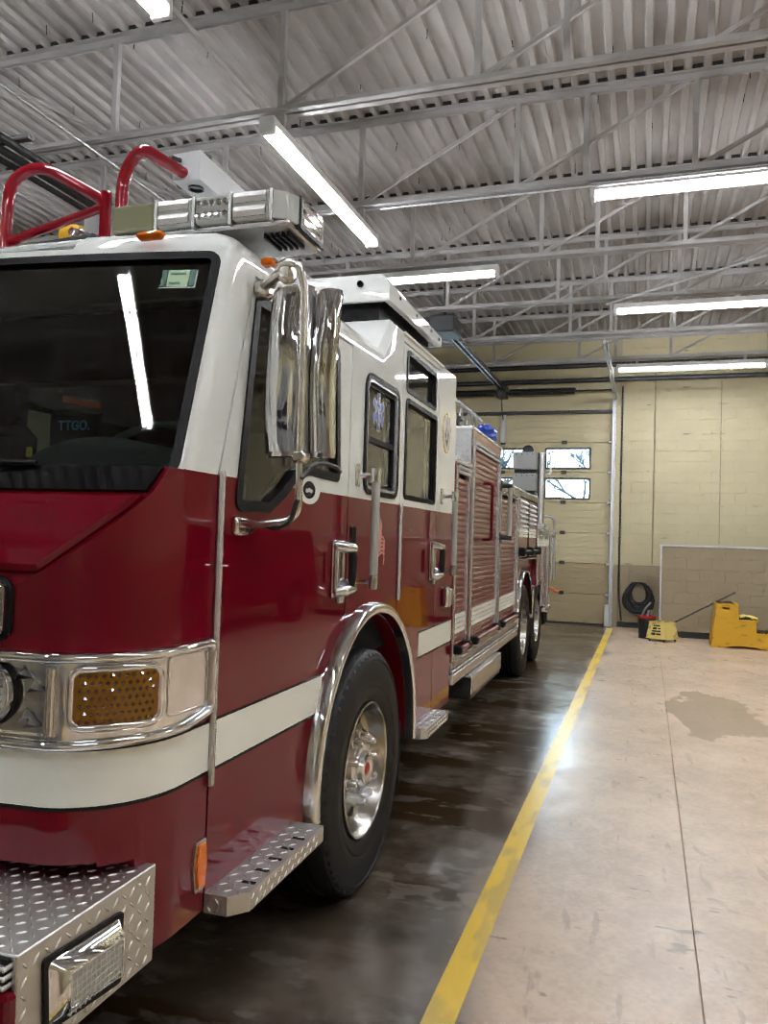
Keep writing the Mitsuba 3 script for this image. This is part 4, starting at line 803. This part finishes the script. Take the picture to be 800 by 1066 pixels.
RIMR = mikit.ply(lathe([(.004, .293), (.026, .292), (.029, .285), (.015, .274), (-.10, .262), (-.15, .235), (-.17, .20), (-.16, .0)], 'x', (0, 0, 0), 48), smooth=35)
HUBF = mikit.ply(lathe([(-.032, .125), (-.004, .120), (.004, .105), (.006, .080), (.030, .074), (.034, .060), (.028, .050), (.028, .0)], 'x', (0, 0, 0), 36), smooth=35)
HUBR = mikit.ply(lathe([(-.165, .16), (-.06, .13), (-.02, .115), (-.01, .06), (-.01, 0)], 'x', (0, 0, 0), 36), smooth=35)
NUT = mikit.ply(lathe([(0, .0245), (.020, .0245), (.023, .020), (.052, .0195), (.064, .014), (.069, 0)], 'x', (0, 0, 0), 12), smooth=35)
HOLE = mikit.ply(prism(Point(0, 0).buffer(.022), 'x', 0, .002), smooth=False)
TIRE_R = .53
def wheel(x, y, front, side=1):
    k = fresh(F+'__wheel'); A = TW.translate([x, y, TIRE_R-.002])
    if side < 0: A = A.rotate([0, 0, 1], 180)
    put(k+'__tire', TY, 'rubber', A); put(k+'__tread_blocks', TRD, 'rubber', A, kind='stuff')
    put(k+'__rim', RIMF if front else RIMR, 'rim_alu', A); put(k+'__hub', HUBF if front else HUBR, 'chrome', A)
    if not front: put(k+'__inner_tire', TY, 'rubber', A.translate([-.34, 0, 0]))
    if side < 0: return
    x0 = -.034 if front else -.165
    for i in range(10):
        a = 2*PI*(i+.3)/10
        put(k+'__lug_nut', NUT, 'chrome', A.translate([x0, .142*math.cos(a), .142*math.sin(a)]))
        if front: put(k+'__hand_hole', HOLE, 'black_trim', A.translate([-.0535, .213*math.cos(a+.31), .213*math.sin(a+.31)]))
    if front: put(k+'__hub_centre', mikit.ply(lathe([(.029, .028), (.031, .024), (.031, 0)], 'x', (0, 0, 0), 20), smooth=35), 'red_lid', A, label='red hub centre')
wheel(.006, 3.325, True); wheel(2*XC-.006, 3.325, True, -1)
RW = (9.18, 10.46)
tp('rear_wheel_well', bx(-.95, -.92, 8.6, 11.25, .75, 1.30), 'rubber', smooth=False)
tp('rear_wheel_well', join(*[lathe([(-.03, .622), (-.92, .622)], 'x', (0, y, .56), 40, .16, PI-.16) for y in RW]), 'rubber', smooth=40)
for y in RW: wheel(-.08, y, False); wheel(2*XC+.08, y, False, -1)
# --- chassis under everything
tp('chassis__frame_rail', bx(-1.75, -1.65, 1.4, 11.2, .62, .88), 'undercarriage', smooth=False); tp('chassis__frame_rail', bx(-.85, -.75, 1.4, 11.2, .62, .88), 'undercarriage', smooth=False)
tp('chassis__front_axle', join(tube([(-.28, 3.325, .52), (-2.22, 3.325, .52)], .07, 10)), 'undercarriage')
for y in RW: tp('chassis__rear_axle', tube([(-.4, y, .52), (-2.1, y, .52)], .11, 12), 'undercarriage')
tp('chassis__underside', bx(2*XC+.12, -.12, 3.98, 8.5, .62, .75), 'undercarriage', smooth=False)
tp('chassis__tank', bx(-2.1, -.30, 4.3, 6.8, .42, .62, .03), 'undercarriage', smooth=30)
tp('chassis__exhaust', join(tube([(-.35, 5.2, .36), (-.30, 5.35, .44), (-.28, 5.5, .5)], .05, 10), tube([(-.16, 5.15, .42), (-.16, 5.4, .48)], .04, 8), bx(-.22, -.06, 5.12, 5.22, .40, .62)), 'undercarriage')
tp('cab__rear_wall', bx(2*XC+.01, -.01, 5.06, 5.10, .60, 2.37), 'white_paint', smooth=False)

# --- pumper body behind the cab
def slats(y0, y1, z0, z1, x=-.012, pit=.042):
    n = int((z1-z0)/pit); Pz = []
    for i in range(n):
        z = z0 + i*pit; Pz += [(x-.004, z), (x+.004, z+.006), (x+.006, z+.020), (x+.004, z+.034)]
    Pz += [(x-.004, z0+n*pit)]; Pz = np.array(Pz); m = len(Pz)
    V = np.vstack([np.c_[Pz[:, 0], np.full(m, y), Pz[:, 1]] for y in (y0, y1)])
    return trimesh.Trimesh(V, [f for i in range(m-1) for f in ([i, m+i, m+i+1], [i, m+i+1, i+1])], process=False)
def roll_door(y0, y1, z0, z1, stripe=True, bar_h=True):
    k = fresh(F+'__roll_up_door')
    put(k+'__curtain', slats(y0, y1, z0+.03, z1-.05), 'roll_red', TW, smooth=20)
    for a, b in ((y0-.035, y0), (y1, y1+.035)): put(k+'__guide', bx(-.03, .006, a, b, z0, z1, .003), 'satin_steel', TW, smooth=False)
    put(k+'__top_track', join(bx(-.03, .012, y0-.035, y1+.035, z1-.055, z1-.03, .003), bx(-.03, .016, y0-.035, y1+.035, z1-.025, z1, .003)), 'satin_steel', TW, smooth=False)
    put(k+'__bottom_rail', bx(-.03, .008, y0, y1, z0, z0+.05, .004), 'satin_steel', TW, smooth=False)
    if stripe:
        for i in range(4): put(k+'__stripe_line', bx(-.008, -.001, y0, y1, .915+i*.034, .943+i*.034), 'white_stripe', TW, smooth=False)
    if bar_h:
        put(k+'__lift_bar', tube([(.035, y0+.05, z0+.075), (.035, y1-.05, z0+.075)], .020, 12), 'body_red', TW)
        for y in (y0+.03, y1-.03): put(k+'__lift_bar_bracket', bx(-.02, .058, y-.03, y+.03, z0+.045, z0+.105, .012), 'black_trim', TW, smooth=30)
    return k
ZB0 = .735
tp('body__core', bx(2*XC+.05, -.05, 5.12, 8.55, ZB0-.02, 2.03), 'body_red', smooth=False)
tp('body__core', bx(2*XC+.05, -.05, 8.5, 11.3, 1.25, 1.70), 'body_red', smooth=False)
tp('body__core', bx(2*XC+.05, -.05, 5.70, 6.92, 2.0, 2.36), 'body_red', smooth=False)
# first compartment
tp('front_compartment__post', bx(-.06, .0, 5.12, 5.155, ZB0, 2.09), 'body_red', smooth=False)
tp('front_compartment__post', bx(-.06, 0, 5.59, 5.63, ZB0, 2.09), 'body_red', smooth=False)
tp('front_compartment__top', bx(2*XC, .004, 5.11, 5.64, 2.075, 2.11, .006), 'alu', smooth=False)
roll_door(5.19, 5.555, ZB0, 2.06)
# tall box
tp('tall_box__front_wall', bx(2*XC, -.004, 5.632, 5.645, 2.05, 2.385), 'tread_dark', smooth=False)
tp('tall_box__front_tread', lugs((-1.2, 5.632, 2.115), (1, 0, 0), (0, 0, 1), 32, 6, pitch=.037, L=.016), 'satin_steel', smooth=False, kind='stuff')
lg = scene[F+'__tall_box__front_tread']
tp('tall_box__post', bx(-.06, .0, 5.647, 5.705, ZB0, 2.38), 'body_red', smooth=False)
tp('tall_box__post', bx(-.06, 0, 6.88, 6.955, ZB0, 2.36), 'body_red', smooth=False)
tp('tall_box__post_trim', bx(-.02, .006, 5.69, 5.71, ZB0, 2.33), 'satin_steel', smooth=False); tp('tall_box__post_trim', bx(-.02, .006, 6.90, 6.935, ZB0, 2.34), 'satin_steel', smooth=False)
tp('tall_box__top', bx(2*XC, .006, 5.625, 6.96, 2.365, 2.395, .008), 'alu', smooth=False)
tp('tall_box__header', bx(-.05, .0, 5.70, 6.90, 2.29, 2.365), 'body_red', smooth=False)
roll_door(5.765, 6.845, ZB0, 2.29)
tp('tall_box__rear_wall', bx(2*XC, -.004, 6.945, 6.955, 2.05, 2.38), 'alu', smooth=False)
# low box and upper louvred doors above the wheels
tp('low_box__top', bx(2*XC, .006, 6.955, 9.86, 2.075, 2.105, .008), 'alu', smooth=False)
tp('low_box__header', bx(-.05, .004, 6.955, 9.86, 2.03, 2.075), 'satin_steel', smooth=False)
roll_door(7.03, 8.02, ZB0, 2.03)
tp('low_box__post', bx(-.06, .002, 8.055, 8.19, ZB0-.05, 2.03), 'body_red', smooth=False)
tp('low_box__post', bx(-.06, .002, 9.80, 9.86, 1.30, 2.03), 'body_red', smooth=False)
tp('low_box__post_trim', bx(-.02, .008, 8.13, 8.17, ZB0-.05, 2.03), 'satin_steel', smooth=False)
def louvre_door(y0, y1, z0, z1, n, zl):
    k = fresh(F+'__louvred_door')
    put(k+'__panel', bx(-.05, -.004, y0+.02, y1-.02, z0+.02, z1-.01, .004), 'roll_red', TW, smooth=False)
    put(k+'__frame', join(bx(-.05, .0, y0-.01, y0+.03, z0, z1), bx(-.05, .0, y1-.03, y1+.01, z0, z1)), 'black_trim', TW, smooth=False)
    for i in range(n): put(k+'__louvre', hull([(x, y, z) for y in (y0+.08, y1-.08) for x, z in ((-.006, zl-.052*i), (.022, zl-.030-.052*i), (-.006, zl-.034-.052*i))]), 'silver_print', TW, smooth=False)
    for i in range(3): put(k+'__stripe_line', bx(-.008, -.002, y0+.03, y1-.03, 1.60+i*.036, 1.63+i*.036), 'white_stripe', TW, smooth=False)
louvre_door(8.20, 8.98, 1.36, 2.03, 7, 2.00); louvre_door(9.02, 9.78, 1.36, 2.03, 5, 1.99)
tp('low_box__lift_bar', tube([(.04, 8.25, 1.44), (.04, 9.75, 1.44)], .022, 10), 'black_trim')
for y in (8.28, 8.98, 9.72): tp('low_box__lift_bar_bracket', bx(-.02, .07, y-.05, y+.05, 1.40, 1.49, .015), 'black_trim', smooth=30)
tp('low_box__wheel_panel', prism(sbox(8.17, .64, 11.3, 1.37).difference(unary_union([Point(y, .56).buffer(.62, quad_segs=20) for y in RW])), 'x', -.12, -.068), 'body_red', smooth=False)
tp('low_box__wheel_panel_trim', bx(-.02, .006, 8.17, 9.86, 1.345, 1.372, .003), 'satin_steel', smooth=False)
for y in RW: tp('rear_arch_trim', lathe([(-.004, .68), (.03, .672), (.045, .655), (.045, .64), (.02, .625), (-.10, .62)], 'x', (-.07, y, .56), 48, .10, PI-.10), 'chrome', smooth=40)
tp('rear_marker', bx(-.07, -.03, 8.35, 8.44, .93, .99, .008), 'amber_bright', smooth=30)
# rear compartment
tp('rear_compartment__side_wall', bx(-.08, -.002, 9.86, 11.3, 1.0, 1.70), 'body_red', smooth=False)
tp('rear_compartment__top', bx(2*XC, .004, 9.86, 11.36, 1.70, 1.73, .006), 'alu', smooth=False)
tp('rear_compartment__top_rail', bx(-.04, .008, 9.86, 11.32, 1.64, 1.70, .006), 'satin_steel', smooth=False)
roll_door(10.0, 10.42, 1.02, 1.64, False, False); roll_door(10.62, 11.05, .70, 1.64, False, False)
for i in range(3): tp('rear_compartment__stripe_line', bx(-.001, .010, 9.87, 11.28, 1.50+i*.036, 1.53+i*.036), 'white_stripe', smooth=False)
tp('rear_compartment__corner_post', bx(-.10, .012, 11.18, 11.36, .62, 1.70, .012), 'satin_steel', smooth=30)
tp('tailboard', bx(2*XC, .0, 11.3, 11.75, .56, .64, .01), 'alu', smooth=30)
tp('rear_bracket', bx(-.25, -.02, 11.2, 11.5, .40, .56, .02), 'undercarriage', smooth=30)
# lower trim rail, side steps under the body
tp('rub_rail__upper', join(bx(-.04, .010, 5.11, 8.19, .69, .735, .004), bx(-.04, .018, 5.11, 8.19, .665, .684, .004)), 'satin_steel', smooth=False)
tp('rub_rail__lower', bx(-.04, .016, 5.11, 8.19, .585, .655, .006), 'alu', smooth=30)
tp('rub_rail__lower', bx(-.04, .016, 10.9, 11.3, .60, .66, .006), 'alu', smooth=30)
tp('under_step__box', bx(-.20, .045, 5.62, 6.90, .40, .56, .01), 'dark_metal', smooth=30)
tp('under_step__tread', join(bx(-.20, .052, 5.60, 6.92, .56, .575, .004), bx(.043, .052, 5.60, 6.92, .44, .565, .004)), 'alu', smooth=30)
# vertical grab bars on the tall and low boxes
tp('body_grab_bar__tube', tube(fillet([(.0, 6.12, 2.0), (.075, 6.12, 2.0), (.075, 6.12, 1.56), (.0, 6.12, 1.56)], .03), .012, 8), 'red_paint')
tp('body_grab_bar__tube', tube([(.08, 7.02, 2.03), (.08, 7.02, 1.60)], .020, 10), 'knurled')
for z in (2.05, 1.58): tp('body_grab_bar__bracket', join(tube([(.0, 7.02, z), (.10, 7.02, z)], .02, 8), bx(-.01, .012, 6.97, 7.07, z-.05, z+.05, .01)), 'dark_metal')
# rear corner rails and tail lamp
tp('tail_rail', tube(fillet([(-.12, 11.30, 1.92), (.06, 11.36, 1.92), (.07, 11.40, 1.02)], .10), .017, 8), 'satin_steel')
tp('tail_rail', tube([(.03, 11.38, 1.70), (.03, 11.38, 1.0)], .013, 8), 'satin_steel')
tp('tail_rail_clamp', bx(-.02, .09, 11.32, 11.42, 1.64, 1.70, .01), 'polished', smooth=30)
tp('orange_signal_arm', join(tube([(.0, 11.38, .92), (.10, 11.42, .86)], .014, 8), bx(.08, .15, 11.40, 11.44, .835, .875, .008)), 'orange_plastic')
# grey boxes and post stacked at the rear
for z0, z1 in ((2.50, 2.73), (2.22, 2.45), (1.75, 2.17)):
    tp('rear_box_stack__box', bx(-.40, -.09, 10.35, 10.75, z0, z1, .012), 'grey_box', smooth=30)
    for i in range(4): tp('rear_box_stack__bolt', tube([(-.35+.07*i, 10.35, z1-.03), (-.35+.07*i, 10.34, z1-.03)], .008, 8), 'dark_metal')
tp('rear_box_stack__gap', bx(-.38, -.11, 10.38, 10.72, 2.1, 2.6), 'black_trim', smooth=False)
tp('rear_box_stack__dome', lathe([(-.02, .07), (.02, .07), (.03, .055), (.03, 0)], 'y', (-.22, 10.5, 2.765), 20), 'dark_metal')
tp('rear_box_stack__post', tube([(-.045, 10.55, 1.78), (-.045, 10.55, 2.74)], .045, 16), 'satin_steel')
tp('rear_box_stack__plate', bx(-.10, .02, 10.50, 10.60, 1.75, 1.80, .006), 'satin_steel', smooth=False)
tp('rear_box_stack__rail', tube(fillet([(-.0, 10.6, 2.74), (.06, 10.6, 2.74), (.07, 10.6, 2.46), (-.01, 10.6, 2.44)], .02), .014, 8), 'trim_white')
tp('rear_top_light', join(bx(-.22, .0, 10.9, 11.25, 1.73, 1.79, .01), bx(-.24, .005, 10.88, 11.27, 1.775, 1.80, .006)), 'lens_clear', smooth=30)
# --- ladder over the body, with the red guards of its tip above the cab
LX = (-1.58, -.95)
for x in LX:
    tp('ladder__rail', join(tube([(x, 4.2, 2.86), (x, 10.9, 2.86)], .035, 8), tube([(x, 4.2, 3.24), (x, 10.9, 3.24)], .030, 8)), 'satin_steel')
    n = 14
    for i in range(n):
        y0, y1 = 4.3+i*.46, 4.3+(i+1)*.46
        tp('ladder__truss_bar', tube([(x, y0, 2.86), (x, (y0+y1)/2, 3.24), (x, y1, 2.86)], .014, 6), 'satin_steel')
for i in range(20): tp('ladder__rung', tube([(LX[0], 4.3+i*.34, 2.86), (LX[1], 4.3+i*.34, 2.86)], .018, 8), 'satin_steel')
tp('ladder__cradle', bx(-1.65, -.88, 9.2, 9.4, 2.1, 2.83), 'dark_metal', smooth=False)
tp('ladder__cradle', join(bx(-1.65, -.88, 6.4, 6.5, 2.39, 2.83)), 'dark_metal', smooth=False)
tp('ladder__tip_guard', tube(curve([(-1.59, 2.80, 2.72), (-1.592, 2.80, 2.95), (-1.583, 2.80, 3.07), (-1.54, 2.81, 3.14), (-1.46, 2.83, 3.172), (-1.37, 2.86, 3.145), (-1.17, 2.93, 3.035)], 6), .026, 12), 'red_tube')
tp('ladder__tip_guard', tube([(-1.575, 2.80, 2.835), (-1.17, 2.93, 3.01)], .020, 10), 'red_tube')
tp('ladder__tip_guard', tube([(-1.165, 2.93, 3.075), (-1.165, 2.93, 2.80)], .026, 10), 'red_tube')
tp('ladder__tip_guard', bx(-1.62, -1.51, 2.74, 2.90, 2.68, 2.79, .015), 'red_tube', smooth=30)
tp('ladder__tip_guard', tube(curve([(-.972, 2.80, 2.62), (-.983, 2.80, 2.93), (-.978, 2.80, 3.05), (-.94, 2.80, 3.135), (-.88, 2.80, 3.168), (-.825, 2.84, 3.145), (-.775, 2.98, 3.13)], 6), .026, 12), 'red_tube')
tp('ladder__nozzle', tube([(-1.47, 2.82, 2.795), (-1.13, 2.82, 2.815)], .028, 12), 'rubber')
tp('ladder__nozzle_collar', tube([(-1.515, 2.82, 2.792), (-1.465, 2.82, 2.795)], .031, 12), 'bracket_tan')
tp('ladder__nozzle_fittings', join(tube([(-1.36, 2.95, 2.86), (-1.20, 2.95, 2.87)], .022, 8), bx(-1.35, -1.28, 2.92, 3.0, 2.85, 2.92, .01), tube([(-1.32, 2.9, 2.9), (-1.32, 3.0, 2.9)], .02, 8)), 'polished', smooth=40)
tp('ladder__board', bx(-1.325, -1.135, 2.98, 3.00, 2.82, 3.04, .006), 'white_box', smooth=False)
tp('ladder__yellow_strobe', lathe([(-.05, 0), (-.05, .055), (-.02, .065), (.02, .06), (.05, .05), (.05, 0)], 'x', (-1.40, 3.02, 2.92), 20), 'yellow_plastic')
tp('spotlight__housing', hull([(x, y, z) for x, y, z in ((-.835, 2.95, 3.10), (-.70, 2.95, 3.095), (-.835, 2.95, 3.22), (-.70, 2.95, 3.225), (-.835, 3.50, 3.10), (-.70, 3.50, 3.095), (-.835, 3.50, 3.22), (-.70, 3.50, 3.22))]), 'white_box', smooth=False)
tp('spotlight__lens', lathe([(0, .035), (-.012, .035), (-.012, .028), (-.004, .026), (-.004, 0)], 'z', (-.765, 3.03, 3.10), 20), 'black_gloss')
for m in (tube([(-.80, 2.955, 3.19), (-.80, 2.90, 3.175)], .010, 8), tube([(-.90, 3.10, 3.16), (-.83, 3.10, 3.16)], .026, 8), bx(-.73, -.70, 3.0, 3.05, 3.218, 3.245, .004)): tp('spotlight__bracket', m, 'dark_metal')
tp('spotlight__stand', bx(-.80, -.73, 3.40, 3.47, 2.48, 3.10), 'white_box', smooth=False)
# things lying on the body
def heap(seed, n, x0, x1, y0, y1, z, r):
    g = np.random.default_rng(seed); ms = []
    for i in range(n):
        P = [(g.uniform(x0, x1), g.uniform(y0, y1), z + g.uniform(0, .16)) for _ in range(4)]; ms.append(tube(curve(P), r, 7))
    return join(*ms)
k = put('hose_heap', heap(4, 9, -.50, -.24, 6.0, 6.85, 2.425, .028), 'hose_black', TW); tag(k, 'heap of dark hose lying on top of the tall roll-up box of the truck', 'hose')
def bag():
    m = trimesh.creation.icosphere(3); v = m.vertices; d = 1 + .9*(meshkit.fbm(v*2.6+7, 4)-.5); m.vertices = v*d[:, None]*[.085, .23, .085] + [-.085, 6.68, 2.462]; m.vertices[:, 2] = np.maximum(m.vertices[:, 2], 2.397); return m
k = put('blue_bag', bag(), 'blue_tarp', TW, smooth=True); tag(k, 'bright blue bag lying on the rear edge of the tall roll-up box of the truck', 'bag')
